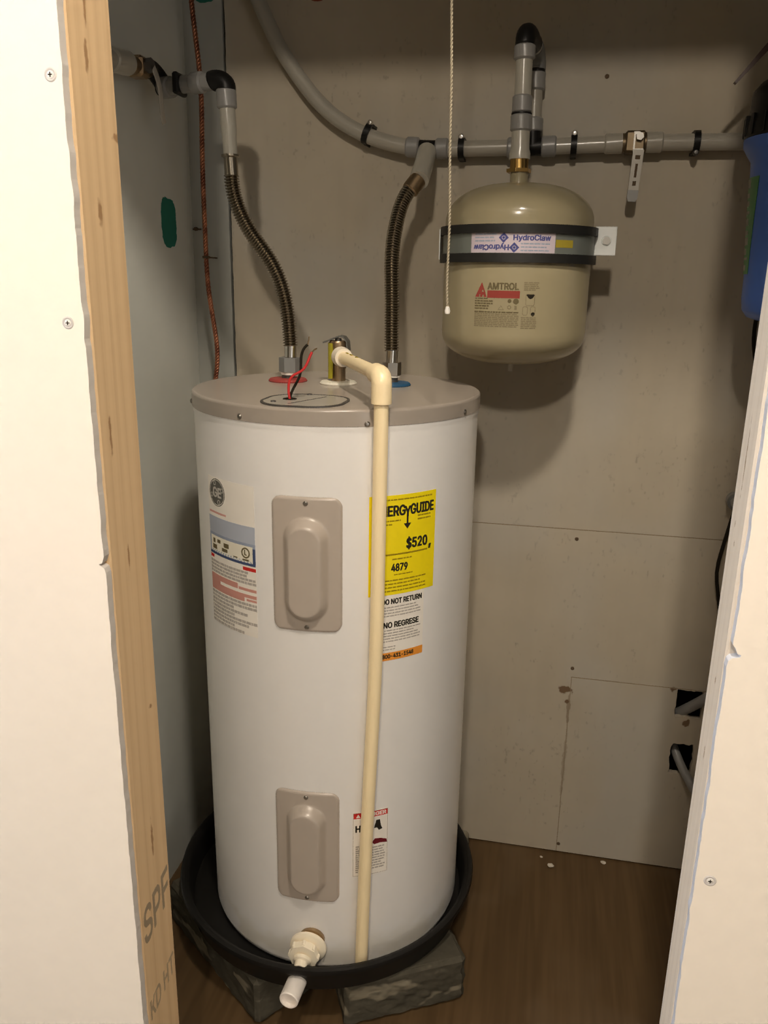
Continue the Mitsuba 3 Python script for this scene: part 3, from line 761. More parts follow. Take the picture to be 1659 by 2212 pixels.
put('pipe_drop', tube(spline([(-0.2460, 1.2036, 1.212), (-0.2461, 1.2037, 1.15), (-0.2466, 1.2036, 1.03), (-0.2494, 1.2021, 0.738), (-0.2550, 1.1992, 0.562), (-0.2606, 1.1965, 0.38), (-0.2663, 1.1937, 0.1395)], 50), 0.0115, 24), 'cpvc', dp, smooth=50)

# ------------------------------------------------------------------ corrugated flexible hoses
def corrugated(path, r0=0.0098, r1=0.0141, pitch=0.0050):
    p = spline(path, 400)
    s = np.r_[0, np.cumsum(np.linalg.norm(np.diff(p, axis=0), axis=1))]
    n = int(s[-1] / pitch)
    ss, rr = [], []
    for k in range(n):
        for f, r in ((0.0, r0), (0.22, r0 + 0.4 * (r1 - r0)), (0.36, r1 - 0.0004), (0.5, r1), (0.64, r1 - 0.0004), (0.78, r0 + 0.4 * (r1 - r0))):
            ss.append((k + f) * s[-1] / n)
            rr.append(r)
    q = np.stack([np.interp(ss, s, p[:, i]) for i in range(3)], 1)
    return tube(q, rr, 24)


def nut(p, d, r, h):
    m = trimesh.creation.extrude_polygon(Polygon([(r * math.cos(a), r * math.sin(a)) for a in np.arange(6) * math.pi / 3 + 0.3]).buffer(0.0012), h, engine='earcut')
    m.apply_transform(align(d))
    m.apply_translation(p)
    return m


hh = thing('flexible_hose', 'corrugated stainless hose rising from the red collar to the left pipe', 'hose')
put('corrugated_tube', corrugated([(-0.4862, 1.503, 1.256), (-0.4895, 1.502, 1.307), (-0.500, 1.50, 1.364), (-0.5215, 1.50, 1.411), (-0.557, 1.50, 1.459), (-0.5815, 1.50, 1.504), (-0.5915, 1.50, 1.540), (-0.593, 1.50, 1.562)]), 'stainless', hh, smooth=50)
put('hose_sleeve', tube([(-0.4862, 1.503, 1.236), (-0.4862, 1.503, 1.258)], 0.0118, 24), 'chrome', hh)
put('hex_nut', nut((-0.4885, 1.503, 1.2085), (0, 0, 1), 0.0195, 0.027), 'grey_dark', hh, smooth=30)
put('washer', lathe([(0, 0), (0.0165, 0), (0.0165, 0.005), (0, 0.005)], (-0.4895, 1.503, 1.2030), (0, 0, 1), 24), 'foam', hh)
put('hose_sleeve', lathe([(0, 0), (0.0125, 0), (0.0125, 0.030), (0.0165, 0.032), (0.0165, 0.0355), (0, 0.0355)], (-0.593, 1.50, 1.560), (-0.02, 0, 1), 28), 'stainless', hh)

ch = thing('flexible_hose', 'corrugated stainless hose rising from the blue collar to the tee on the rear wall', 'hose')
put('corrugated_tube', corrugated([(-0.2895, 1.507, 1.252), (-0.2925, 1.517, 1.30), (-0.2950, 1.527, 1.344), (-0.3000, 1.545, 1.42), (-0.2975, 1.572, 1.486), (-0.2870, 1.592, 1.530), (-0.2770, 1.602, 1.548)]), 'stainless', ch, smooth=50)
put('hose_sleeve', tube([(-0.2895, 1.507, 1.226), (-0.2895, 1.507, 1.256)], 0.0115, 24), 'chrome', ch)
put('hex_nut', nut((-0.2888, 1.507, 1.209), (0, 0, 1), 0.0165, 0.024), 'chrome', ch, smooth=30)
put('washer', lathe([(0, 0), (0.0155, 0), (0.0155, 0.003), (0, 0.003)], (-0.2885, 1.507, 1.2055), (0, 0, 1), 24), 'foam', ch)
put('brass_end', cyl((-0.2795, 1.600, 1.5425), (-0.2640, 1.612, 1.5660), 0.0162, 24, 0.002), 'old_brass', ch)

# ------------------------------------------------------------------ cold main on the rear wall
PYY = 1.7360
cm = thing('cold_main_pipe', 'translucent plastic water pipe along the rear wall with tees and grey collars', 'pipe')
sup = [(-0.628, PYY, 1.936), (-0.602, PYY, 1.879), (-0.579, PYY, 1.835), (-0.531, PYY, 1.767), (-0.483, PYY, 1.715), (-0.425, PYY, 1.676), (-0.386, PYY, 1.659), (-0.338, PYY, 1.645), (-0.297, PYY, 1.637)]
ext = [(-0.700, PYY, 2.22), (-0.668, PYY, 2.06)] + sup
put('curved_pipe', tube(spline(ext, 90), 0.0150, 24), 'pex', cm, smooth=True, label='curved run of pipe coming down from above')
MX = lambda x, z=1.6365: (x, PYY, z)
put('straight_pipe', cyl(MX(-0.235, 1.634), MX(-0.075, 1.635), 0.0150, 24), 'pex', cm)
put('straight_pipe', cyl(MX(-0.035, 1.636), MX(0.118, 1.640), 0.0150, 24), 'pex', cm)
put('straight_pipe', cyl(MX(0.150, 1.641), MX(0.560, 1.639), 0.0150, 24), 'pex', cm)


def collar(p0, p1, r=0.0192, mat='grey_plastic', name='collar', parent=None):
    return put(name, cyl(p0, p1, r, 28, 0.003), mat, parent or cm)


collar(MX(-0.312, 1.639), MX(-0.285, 1.6375))
collar(MX(-0.252, 1.6355), MX(-0.226, 1.635))
put('tee', cat_([cyl(MX(-0.290, 1.637), MX(-0.250, 1.6355), 0.0150, 24), cyl(MX(-0.2685, 1.636), (-0.2665, 1.712, 1.623), 0.0145, 24)]), 'black_plastic', cm)
put('branch_pipe', tube(spline([(-0.2670, 1.722, 1.628), (-0.2650, 1.685, 1.606), (-0.2635, 1.648, 1.587), (-0.2635, 1.610, 1.562)], 24), 0.0187, 24), 'pex_light', cm, label='pipe stub coming forward to the hose')
collar(MX(-0.083, 1.635), MX(-0.110, 1.635))
put('tee', cat_([cyl(MX(-0.086, 1.635), MX(-0.036, 1.636), 0.0165, 24), cyl(MX(-0.0615, 1.636), MX(-0.0615, 1.664), 0.0165, 24)]), 'black_plastic', cm)
collar(MX(-0.044, 1.636), MX(-0.015, 1.6365))
collar(MX(-0.0615, 1.662), MX(-0.0620, 1.688), 0.0185)
put('riser_pipe', cyl(MX(-0.0620, 1.686), MX(-0.0630, 1.760), 0.0146, 24), 'pex', cm)
collar(MX(-0.0630, 1.735), MX(-0.0630, 1.768), 0.0188)
put('collar_ring', cyl(MX(-0.0630, 1.767), MX(-0.0630, 1.7715), 0.0175, 24), 'black_plastic', cm)
put('elbow', tube(spline([MX(-0.0630, 1.766), MX(-0.0632, 1.787), (-0.0660, 1.722, 1.800), (-0.0690, 1.695, 1.801)], 16), 0.0175, 24), 'grey_dark', cm, smooth=True)

rp = thing('tank_riser_pipe', 'translucent plastic riser with black elbow above the beige expansion tank', 'pipe')
put('elbow', tube(spline([(-0.0695, 1.672, 1.801), (-0.0745, 1.625, 1.801), (-0.0785, 1.597, 1.795), (-0.0795, 1.591, 1.775)], 18), 0.0172, 24), 'black_plastic', rp, smooth=True)
put('cross_pipe', cyl((-0.0690, 1.690, 1.801), (-0.0710, 1.655, 1.801), 0.0165, 24), 'pex', rp)
collar((-0.0795, 1.590, 1.779), (-0.0790, 1.590, 1.7545), 0.0186, parent=rp)
put('riser_pipe', cyl((-0.0790, 1.590, 1.757), (-0.0785, 1.590, 1.690), 0.0146, 24), 'pex_light', rp)
collar((-0.0785, 1.590, 1.6990), (-0.0783, 1.590, 1.6700), 0.0176, parent=rp)
put('collar_ring', cyl((-0.0783, 1.590, 1.6705), (-0.0783, 1.590, 1.6680), 0.0182, 28), 'black_plastic', rp)
collar((-0.0783, 1.590, 1.6685), (-0.0780, 1.590, 1.6400), 0.0192, parent=rp)
put('riser_pipe', lathe([(0, 0), (0.0160, 0), (0.0165, 0.030), (0.0190, 0.038), (0.0190, 0.048), (0, 0.048)], (-0.0780, 1.590, 1.6420), (0.01, 0, -1), 28), 'pex_light', rp)
put('brass_fitting', lathe([(0, 0), (0.0165, 0), (0.0165, 0.018), (0.0, 0.018)], (-0.0775, 1.590, 1.5950), (0, 0, -1), 28), 'brass', rp)
put('hex_nut', nut((-0.0775, 1.590, 1.5720), (0, 0, 1), 0.0215, 0.006), 'brass', rp, smooth=30)

# ------------------------------------------------------------------ ball valves
def lever_handle(top, bot, w, th_, mat):
    top, bot = np.array(top), np.array(bot)
    prof = Polygon([(-w * 0.62, 0), (w * 0.62, 0), (w * 0.5, -np.linalg.norm(bot - top) + w * 0.5), (w * 0.25, -np.linalg.norm(bot - top)), (-w * 0.25, -np.linalg.norm(bot - top)), (-w * 0.5, -np.linalg.norm(bot - top) + w * 0.5)])
    m = extr(prof, th_)
    return m


bv = thing('ball_valve', 'brass ball valve with pale hanging lever on the rear wall pipe', 'valve')
put('body', cat_([cyl(MX(0.104, 1.640), MX(0.168, 1.641), 0.0178, 24, 0.002), bx(0.112, 0.150, 1.716, 1.755, 1.621, 1.660, 0.004)]), 'dark_brass', bv)
collar(MX(0.075, 1.639), MX(0.111, 1.640), 0.0182, 'pex', parent=bv)
collar(MX(0.150, 1.641), MX(0.183, 1.641), 0.0185, 'pex', parent=bv)
put('lever_plate', cat_([bx(0.1270, 0.1300, 1.706, 1.716, 1.626, 1.655), bx(0.1270, 0.146, 1.706, 1.716, 1.622, 1.6265), bx(0.1270, 0.138, 1.712, 1.716, 1.652, 1.657)]), 'chrome', bv, smooth=False)
put('stem_nut', nut((0.138, 1.712, 1.648), (0, -1, 0), 0.006, 0.006), 'chrome', bv, smooth=30)
lh = extr(Polygon([(-0.0100, 0.0), (0.0100, 0.0), (0.0092, -0.078), (-0.0092, -0.078)]), 0.005)
tp = extr(Polygon([(-0.0093, -0.072), (0.0093, -0.072), (0.0090, -0.086), (0.0060, -0.0915), (-0.0060, -0.0915), (-0.0090, -0.086)]).buffer(0.0006), 0.0075)
tp.apply_translation([0, -0.0012, 0])
sl_ = cat_([bx(-0.0022, 0.0022, -0.0008, 0.0002, -0.049, -0.025), bx(-0.0032, 0.0032, -0.0008, 0.0002, -0.0635, -0.0555), bx(-0.0045, 0.0045, -0.0006, 0.0002, -0.017, -0.010)])
for m_ in (lh, tp, sl_):
    m_.apply_transform(trimesh.transformations.rotation_matrix(math.radians(2.5), [0, 1, 0]))
    m_.apply_translation([0.1375, 1.7045, 1.6245])
hk = put('lever', lh, 'handle_pale', bv, smooth=False, label='pale lever with dark slots')
put('slot', sl_, 'brown', hk, smooth=False)
put('lever_tip', tp, 'grey_plastic', hk, smooth=False)

# hot line on the left wall
LX = -0.757
hl = thing('hot_pipe', 'translucent plastic hot water pipe turning from the left wall to the left hose', 'pipe')
put('straight_pipe', cyl((LX, 1.000, 1.700), (LX, 1.425, 1.7335), 0.0150, 24), 'pex', hl)
put('elbow', tube(spline([(LX, 1.523, 1.744), (LX + 0.002, 1.552, 1.742), (LX + 0.010, 1.558, 1.728), (LX + 0.018, 1.545, 1.7165)], 20), 0.0160, 24), 'black_plastic', hl, smooth=True)
collar((LX + 0.016, 1.546, 1.718), (LX + 0.040, 1.534, 1.717), 0.0185, parent=hl)
put('straight_pipe', tube([(LX + 0.03, 1.540, 1.7175), (-0.700, 1.522, 1.717), (-0.620, 1.501, 1.717)], 0.0150, 24), 'grey_plastic', hl)
collar((-0.667, 1.512, 1.717), (-0.642, 1.506, 1.717), 0.0180, parent=hl)
put('elbow', tube(spline([(-0.624, 1.502, 1.717), (-0.609, 1.500, 1.717), (-0.600, 1.500, 1.712), (-0.598, 1.500, 1.700)], 16), 0.0170, 24), 'black_plastic', hl, smooth=True)
collar((-0.598, 1.500, 1.704), (-0.597, 1.500, 1.671), 0.0178, parent=hl)
put('drop_pipe', lathe([(0, 0), (0.0140, 0), (0.0140, 0.040), (0.0128, 0.050), (0.0128, 0.078), (0, 0.078)], (-0.5968, 1.500, 1.6735), (0.04, 0, -1), 24), 'pex_light', hl)
k = put('pipe_clip', bx(-0.7005, -0.6890, 1.498, 1.540, 1.699, 1.735, 0.003), 'black_plastic', hl)
hb = thing('ball_valve', 'dark brass ball valve with hanging pale lever on the left wall', 'valve')
put('body', cat_([cyl((LX, 1.443, 1.7365), (LX, 1.520, 1.7440), 0.0150, 24, 0.002), bx(LX - 0.016, LX + 0.016, 1.468, 1.500, 1.722, 1.757, 0.005)]), 'old_brass', hb)
collar((LX, 1.385, 1.7300), (LX, 1.446, 1.7370), 0.0200, 'pex_light', parent=hb)
put('stem_nut', nut((LX + 0.015, 1.488, 1.742), (1, 0, 0.1), 0.011, 0.012), 'dark_steel', hb, smooth=30)
lpts = spline([(LX + 0.026, 1.488, 1.738), (LX + 0.030, 1.496, 1.728), (LX + 0.030, 1.508, 1.705), (LX + 0.030, 1.512, 1.665), (LX + 0.031, 1.516, 1.652)], 24)
lever = tube(lpts, 0.0080, 16)
v = np.array(lever.vertices)
v[:, 0] = LX + 0.0285 + (v[:, 0] - (LX + 0.0285)) * 0.32
lever.vertices = v
put('lever', lever, 'handle_pale', hb, smooth=True)

# pipe clips along the wall
def clip(x, z, tilt, knob, label):
    k = thing('pipe_clip', label, 'clip')
    th_ = np.linspace(-95, 95, 15)
    poly = Polygon([(-0.0185 * 1.0, 0.0)] + [])if False else None
    a = np.radians(np.linspace(-8, 188, 20))
    o = [(0.0205 * math.cos(t), 0.0205 * math.sin(t)) for t in a]
    i = [(0.0156 * math.cos(t), 0.0156 * math.sin(t)) for t in a[::-1]]
    legs = Polygon([(0.0205, 0)] + o + [(-0.0205, 0), (-0.0205, -0.034), (-0.0156, -0.034), (-0.0156, 0)] + i + [(0.0156, -0.034), (0.0205, -0.034)]).buffer(0)
    m = trimesh.creation.extrude_polygon(legs, 0.0115, engine='earcut')
    v = np.array(m.vertices)
    # local x -> z, local y -> -y (towards the room), local z -> x
    w = np.stack([v[:, 2] - 0.00575, -v[:, 1], v[:, 0]], 1)
    c, s = math.cos(tilt), math.sin(tilt)
    w = np.stack([w[:, 0] * c - w[:, 2] * s, w[:, 1], w[:, 0] * s + w[:, 2] * c], 1)
    m.vertices = w + np.array([x, PYY, z])
    m.fix_normals()
    put('strap', m, 'black_plastic', k, smooth=40)
    e = np.array([-s, 0, c]) * 0.0195 * knob
    put('nail', lathe([(0, 0), (0.0055, 0), (0.0055, 0.005), (0.0035, 0.008), (0, 0.0085)], np.array([x, PYY - 0.008, z]) + e, (0, -1, 0), 18), 'dark_steel' if knob < 0 else 'chrome', k)


clip(-0.392, 1.6645, math.radians(-22), 1, 'black pipe clip on the curved pipe left of the tee')
clip(-0.200, 1.6345, 0.0, 1, 'black pipe clip between the tee and the expansion tank riser')
clip(0.018, 1.6375, 0.0, 1, 'black pipe clip between the tank riser and the ball valve')
clip(0.243, 1.6405, 0.0, -1, 'black pipe clip right of the ball valve')

# ------------------------------------------------------------------ expansion tank
EX, EY, ER = -0.0715, 1.590, 0.1345
et = thing('expansion_tank', 'beige steel expansion tank hanging on the rear wall', 'expansion tank')
zc0, zc1 = 1.292, 1.486
prof = [(0, 1.232)]
for a in np.linspace(4, 90, 14):
    prof.append((ER * math.sin(math.radians(a)) ** 0.80, zc0 - 0.060 * math.cos(math.radians(a)) ** 0.85 if a < 90 else zc0))
prof += [(ER, 1.3935), (ER + 0.0007, 1.3965), (ER, 1.3995), (ER, zc1)]
for a in np.linspace(8, 86, 16):
    prof.append((ER * math.cos(math.radians(a)) ** 0.72, zc1 + 0.067 * math.sin(math.radians(a))))
prof += [(0.0, zc1 + 0.0675)]
put('body', lathe(prof, (EX, EY, 0), (0, 0, 1), 96), 'beige_tank', et, smooth=40)
put('neck', lathe([(0, 1.548), (0.0175, 1.548), (0.0160, 1.556), (0.0160, 1.572), (0, 1.572)], (-0.0765, EY, 0), (0, 0, 1), 32), 'beige_tank', et)
put('air_valve', lathe([(0, 1.216), (0.0045, 1.216), (0.005, 1.232), (0.009, 1.236), (0, 1.24)], (EX, EY, 0), (0, 0, 1), 16), 'handle_pale', et)
# printed label
ew = dict(cx=EX, cy=EY, r=ER)
ED = math.pi / 180 * ER


def ewrap(name, m, mat, s, z, parent, label=None, d=0.0):
    return put(name, wrap(m, EX, EY, ER + 0.0002 + d, s, z), mat, parent, smooth=False, label=label)


# local origin theta -28, z 1.300
lp = ewrap('logo_triangle', polys_mesh([Polygon([(0.000, 0.0560), (0.0220, 0.0560), (0.0190, 0.065), (0.0125, 0.0805)]).difference(shapely.union_all([sbox(0.0080, 0.0550, 0.0100, 0.0605), sbox(0.0140, 0.0550, 0.0170, 0.0595), Polygon([(0.0125, 0.0645), (0.0170, 0.0645), (0.0148, 0.0695)])]))], 0.0, 0.0003), 'red_dull', -28, 1.300, et, 'red printed triangle logo')
ewrap('logo_bar', flat(sbox(0.0235, 0.0548, 0.0805, 0.0672), 0, 0.0003, 0.005), 'red_dull', -28, 1.300, et)
ewrap('logo_print', text('AMTROL', 0.0108, 0.0232, 0.0690, 0, 0.0003, False, True, 0.0545), 'olive_print', -28, 1.300, et)
sm = print_lines(0.0, 0.025, 0.0545, 0.0525, 0.004, 0.0018, 41, 0) + print_lines(0.0, 0.034, 0.0505, 0.0345, 0.0042, 0.0024, 42, .3)
dk = print_lines(0.0, 0.080, 0.0320, 0.0290, 0.004, 0.0024, 44, 0)
icons = [shapely.Point(0.0635, 0.0500).buffer(0.0032), shapely.Point(0.0745, 0.0495).buffer(0.0048), shapely.Point(0.0635, 0.0395).buffer(0.0035).difference(shapely.Point(0.0635, 0.0395).buffer(0.0020)), Polygon([(0.0435, 0.0345), (0.0545, 0.0345), (0.049, 0.0425)]).difference(Polygon([(0.0450, 0.0355), (0.053, 0.0355), (0.049, 0.0412)])), sbox(0.0725, 0.0355, 0.0765, 0.0425)]
ewrap('small_print', polys_mesh(sm + dk + icons[:2], 0, 0.0003), 'olive_print', -28, 1.300, et)
fine = print_lines(0.0, 0.0805, 0.0285, 0.0030, 0.0030, 0.0019, 45, .05) + icons[2:]
fine += print_lines(0.087, 0.114, 0.0820, 0.0665, 0.0030, 0.0018, 46, .2) + print_lines(0.085, 0.112, 0.0235, 0.0030, 0.0030, 0.0019, 47, .1)
jar = shapely.affinity if False else None
for (a, b, w, h) in ((0.099, 0.0525, 0.008, 0.010), (0.091, 0.034, 0.0045, 0.0075), (0.1045, 0.034, 0.0045, 0.0075)):
    o = sbox(a - w, b - h, a + w, b + h).buffer(-0.003).buffer(0.003)
    fine.append(o.difference(o.buffer(-0.0009)))
ewrap('small_print', polys_mesh(fine, 0, 0.0003), 'olive_soft', -28, 1.300, et)
for q_ in (Polygon([(0.0915, 0.0615), (0.107, 0.0615), (0.103, 0.0555), (0.099, 0.054), (0.0955, 0.0560)]), shapely.Point(0.105, 0.0285).buffer(0.0033)):
    ewrap('diagram_print', polys_mesh([q_], 0, 0.0003), 'ink', -28, 1.300, et)

# mounting bracket with strap
br = thing('tank_bracket', 'galvanised wall bracket with black edged strap around the expansion tank', 'bracket')


def band(z0, z1, r0, r1, a0, a1, n=48):
    a = np.radians(np.linspace(a0, a1, n))
    o = [(r1 * math.sin(t), -r1 * math.cos(t)) for t in a]
    i = [(r0 * math.sin(t), -r0 * math.cos(t)) for t in a[::-1]]
    m = trimesh.creation.extrude_polygon(Polygon(o + i), z1 - z0, engine='earcut')
    m.apply_translation([EX, EY, z0])
    return m


SB = 1.415
put('strap', band(1.4270, 1.4655, ER + 0.0005, ER + 0.0035, -92, 92), 'strap_grey', br, smooth=40)
put('rubber_edge', band(1.4620, 1.4765, ER + 0.0003, ER + 0.0085, -94, 92), 'black_rubber', br, smooth=40)
put('rubber_edge', band(1.4140, 1.4290, ER + 0.0003, ER + 0.0085, -94, 92), 'black_rubber', br, smooth=40)
put('side_arm', bx(EX + ER + 0.0035, EX + ER + 0.0065, EY - 0.002, WALL_Y - 0.001, 1.4300, 1.4800), 'galvanised', br, smooth=False)
put('side_arm', bx(EX - ER - 0.0110, EX - ER - 0.0090, EY - 0.010, WALL_Y - 0.001, 1.4200, 1.4740), 'galvanised', br, smooth=False)
put('strap_tab', bx(EX + ER + 0.0035, 0.1045, EY - 0.004, EY - 0.001, 1.4305, 1.4805, 0.0008), 'bright_steel', br, smooth=False, label='bright steel tab with bolt')
put('bolt', nut((0.0870, EY - 0.004, 1.4560), (0, -1, 0), 0.0062, 0.005), 'chrome', br, smooth=30)
put('washer', lathe([(0, 0), (0.0090, 0), (0.0085, 0.0012), (0, 0.0012)], (0.0870, EY - 0.004, 1.4560), (0, -1, 0), 24), 'galvanised', br)
bl = put('strap_label', wrap(flat(sbox(0, 0, 62 * math.pi / 180 * (ER + 0.0036), 0.0325), 0, 0.0004), EX, EY, ER + 0.0036, -32.5, 1.4296), 'label_lavender', br, smooth=False, label='pale strap label with blue diamonds')
BR = ER + 0.0040
bt = cat_([text('HydroClaw', 0.0085, 0.076, 0.0205, 0, 0.0003, False, True, 0.064)])
put('label_print', wrap(bt, EX, EY, BR, -32.5, 1.4296), 'indigo', bl, smooth=False)
bt2 = text('HydroClaw', 0.0085, 0.0, 0.0, 0, 0.0003, False, True, 0.064)
put('label_print', wrap(bt2, EX, EY, BR, -32.5 + 71 / (BR * 1000) * 57.2958, 1.4296 + 0.0130, True), 'indigo', bl, smooth=False)
dm = []
for a, b in ((0.0605, 0.0245), (0.0790, 0.0085)):
    D_ = Polygon([(a - 0.0085, b), (a, b - 0.0085), (a + 0.0085, b), (a, b + 0.0085)])
    dm.append(D_.intersection(sbox(0, 0.0003, 1, 0.0322)).difference(shapely.Point(a, b).buffer(0.0032).difference(shapely.Point(a, b).buffer(0.0022))))
put('diamond_print', wrap(polys_mesh(dm, 0, 0.0003), EX, EY, BR, -32.5, 1.4296), 'indigo', bl, smooth=False)
sp = print_lines(0.008, 0.050, 0.0315, 0.0165, 0.0055, 0.0022, 51, .1) + print_lines(0.090, 0.140, 0.0160, 0.001, 0.0055, 0.0022, 52, .1)
put('small_print', wrap(polys_mesh(sp, 0, 0.0002), EX, EY, BR, -32.5, 1.4296), 'blue_mid', bl, smooth=False)
ys = put('yellow_sticker', wrap(flat(sbox(0, 0, 15 * math.pi / 180 * BR, 0.0125), 0, 0.0004), EX, EY, ER + 0.0036, 30.0, 1.4395), 'yellow_sticker', br, smooth=False, label='small yellow sticker')

# ------------------------------------------------------------------ water filter at the right
fx, fy = 0.4155, 1.600
wf = thing('water_filter', 'blue cylindrical water filter housing with black cap and green label', 'water filter')
put('housing', lathe([(0, 1.322), (0.052, 1.322), (0.070, 1.328), (0.079, 1.340), (0.082, 1.360), (0.083, 1.40), (0.0950, 1.572), (0.0960, 1.588), (0.104, 1.600), (0.1115, 1.612), (0.1120, 1.6235), (0, 1.6235)], (fx, fy, 0), (0, 0, 1), 72), 'blue_housing', wf, smooth=40)
put('cap', lathe([(0, 1.6240), (0.1125, 1.6240), (0.1120, 1.645), (0.108, 1.668), (0.1075, 1.685), (0.1070, 1.698), (0.096, 1.711), (0.075, 1.7195), (0.03, 1.724), (0, 1.724)], (fx, fy, 0), (0, 0, 1), 72), 'black_plastic', wf, smooth=40)
for k in range(24):
    a = k * 2 * math.pi / 24
    rb_ = bx(-0.004, 0.004, -0.115, -0.106, 1.628, 1.660, 0.001)
    rb_.apply_transform(trimesh.transformations.rotation_matrix(a, [0, 0, 1]))
    rb_.apply_translation([fx, fy, 0])
    put('cap_rib', rb_, 'black_plastic', wf, smooth=False)
put('wall_bracket', cat_([bx(fx - 0.03, fx + 0.07, 1.690, WALL_Y, 1.700, 1.712), bx(fx - 0.03, fx + 0.07, 1.759, WALL_Y, 1.690, 1.78)]), 'dark_steel', wf, smooth=False)


def frust(th_, z, d):
    rr = np.interp(z, [1.40, 1.572], [0.083, 0.095]) + d
    t = np.radians(th_)
    return np.stack([fx + rr * np.sin(t), fy - rr * np.cos(t), z], 1)


def conewrap(m, th0):
    v = np.array(m.vertices)
    m = m.copy()
    m.vertices = frust(th0 + v[:, 0] / 0.089 * 57.2958, v[:, 1], v[:, 2])
    return m


gl = put('green_label', conewrap(flat(Polygon([(-0.05, 1.402), (0.020, 1.402), (0.037, 1.562), (-0.05, 1.562)]), 0.0002, 0.0012), -92), 'green_label', wf, smooth=False, label='green side label with pale print')
r2 = random.Random(9)
mk = []
z = 1.408
while z < 1.552:
    h = r2.uniform(0.004, 0.016)
    mk.append(sbox(-0.022 + r2.uniform(0, 0.004), z, 0.012 + r2.uniform(-0.005, 0.003), z + h))
    z += h + r2.uniform(0.004, 0.009)
put('label_print', conewrap(polys_mesh(mk, 0.0012, 0.0015), -92), 'label_grey', gl, smooth=False)

# dark lever at the upper right edge
vl = thing('lever_valve', 'dark lever valve at the upper right above the blue filter', 'valve')
lvp = np.array([[0.2755, 1.60, 1.7110], [0.297, 1.60, 1.737], [0.326, 1.60, 1.772]])
lm = trimesh.convex.convex_hull(np.array([[x + a, y + b, z + c] for (x, y, z), w in zip(lvp[[0, 2]], (0.0022, 0.0052)) for a, c in ((-w * .75, w * .65), (w * .75, -w * .65)) for b in (-0.006, 0.006)]))
put('lever', lm, 'lever_brown', vl, smooth=False)
put('body', cat_([lathe([(0, 0), (0.026, 0), (0.026, 0.05), (0.02, 0.056), (0, 0.056)], (0.378, 1.585, 1.815), (0, 1, 0), 28), cyl((0.378, 1.62, 1.815), (0.378, WALL_Y, 1.815), 0.015, 24)]), 'lever_brown', vl, smooth=40)
put('arm', trimesh.convex.convex_hull(np.array([[x, y, z] for x, z in ((0.322, 1.771), (0.329, 1.764), (0.376, 1.826), (0.388, 1.806)) for y in (1.592, 1.608)])), 'lever_brown', vl)

# black cable that loops down behind the right jamb
cb = put('cable', tube(spline([(0.395, 1.757, 1.42), (0.3975, 1.757, 1.315), (0.3985, 1.757, 1.28), (0.4040, 1.757, 1.250), (0.418, 1.757, 1.20), (0.430, 1.757, 1.08), (0.408, 1.757, 0.92), (0.3945, 1.757, 0.835), (0.3905, 1.757, 0.785), (0.3985, 1.757, 0.735), (0.425, 1.757, 0.62), (0.47, 1.757, 0.50)], 120), 0.0038, 10), 'ink', smooth=True)
tag(cb, 'thin black cable hanging below the blue filter behind the right stud', 'cable')
st = thing('pipe_stub', 'small grey plastic pipe end on the wall behind the right stud', 'pipe')
put('socket', lathe([(0, 0), (0.0165, 0), (0.0165, 0.022), (0.013, 0.026), (0.013, 0.05), (0, 0.05)], (0.407, 1.771, 0.945), (0, -1, 0.0), 28), 'grey_plastic', st)
put('band', lathe([(0, 0), (0.0182, 0), (0.0182, 0.007), (0, 0.007)], (0.407, 1.749, 0.945), (0, -1, 0.0), 28), 'grey_dark', st)

# pipes in the two wall holes
h1 = tube(spline([(0.335, 1.840, 0.375), (0.354, 1.805, 0.406), (0.377, 1.775, 0.443), (0.405, 1.747, 0.486), (0.442, 1.725, 0.540), (0.530, 1.712, 0.64), (0.600, 1.71, 0.69), (RIGHT_X, 1.71, 0.70)], 60), 0.0118, 20)
tag(put('wall_pipe', h1, 'grey_plastic', smooth=True), 'grey pipe coming out of the upper square hole in the wall', 'pipe')
h2 = tube(spline([(0.330, 1.845, 0.385), (0.352, 1.815, 0.335), (0.374, 1.775, 0.290), (0.405, 1.745, 0.245), (0.450, 1.725, 0.18), (0.56, 1.71, 0.08), (RIGHT_X, 1.71, 0.06)], 60), 0.0100, 20)
tag(put('wall_pipe', h2, 'grey_plastic', smooth=True), 'grey pipe coming out of the lower square hole in the wall', 'pipe')

# ------------------------------------------------------------------ copper cable in the left corner
S_ = 1.70 / 1.64
cp = np.array([(-0.719, 1.64, 1.910), (-0.714, 1.64, 1.842), (-0.708, 1.64, 1.778), (-0.706, 1.64, 1.737), (-0.708, 1.64, 1.645), (-0.710, 1.64, 1.542), (-0.710, 1.64, 1.453), (-0.708, 1.64, 1.361), (-0.699, 1.64, 1.286), (-0.694, 1.64, 1.228), (-0.699, 1.64, 1.177), (-0.710, 1.64, 1.12)])
cp[:, 0] *= S_
cp[:, 1] = 1.70
cp[:, 2] = CAM_Z + (cp[:, 2] - CAM_Z) * S_
cp = np.vstack([[cp[0] + [-0.012, 0.04, 0.30]], cp, [[-0.745, 1.72, 0.9], [-0.76, 1.745, 0.5], [-0.765, 1.75, 0.02]]])
cl = spline(cp, 560)
t_, a__, b__ = frames(cl)
cc = thing('copper_cable', 'twisted bare copper cable hanging in the left corner behind the heater', 'cable')
sl = np.r_[0, np.cumsum(np.linalg.norm(np.diff(cl, axis=0), axis=1))]
for k in range(3):
    ph = sl / 0.020 * 2 * np.pi + k * 2 * np.pi / 3
    put('strand', tube(cl + 0.0026 * (np.cos(ph)[:, None] * a__ + np.sin(ph)[:, None] * b__), 0.0030, 8), 'copper', cc, smooth=True)
k = put('staple', cat_([bx(-0.742, -0.731, 1.694, 1.709, 1.419, 1.424), cyl((-0.741, 1.700, 1.4215), (-0.741, WALL_Y, 1.4215), 0.0015, 8)]), 'brown', cc, smooth=False)
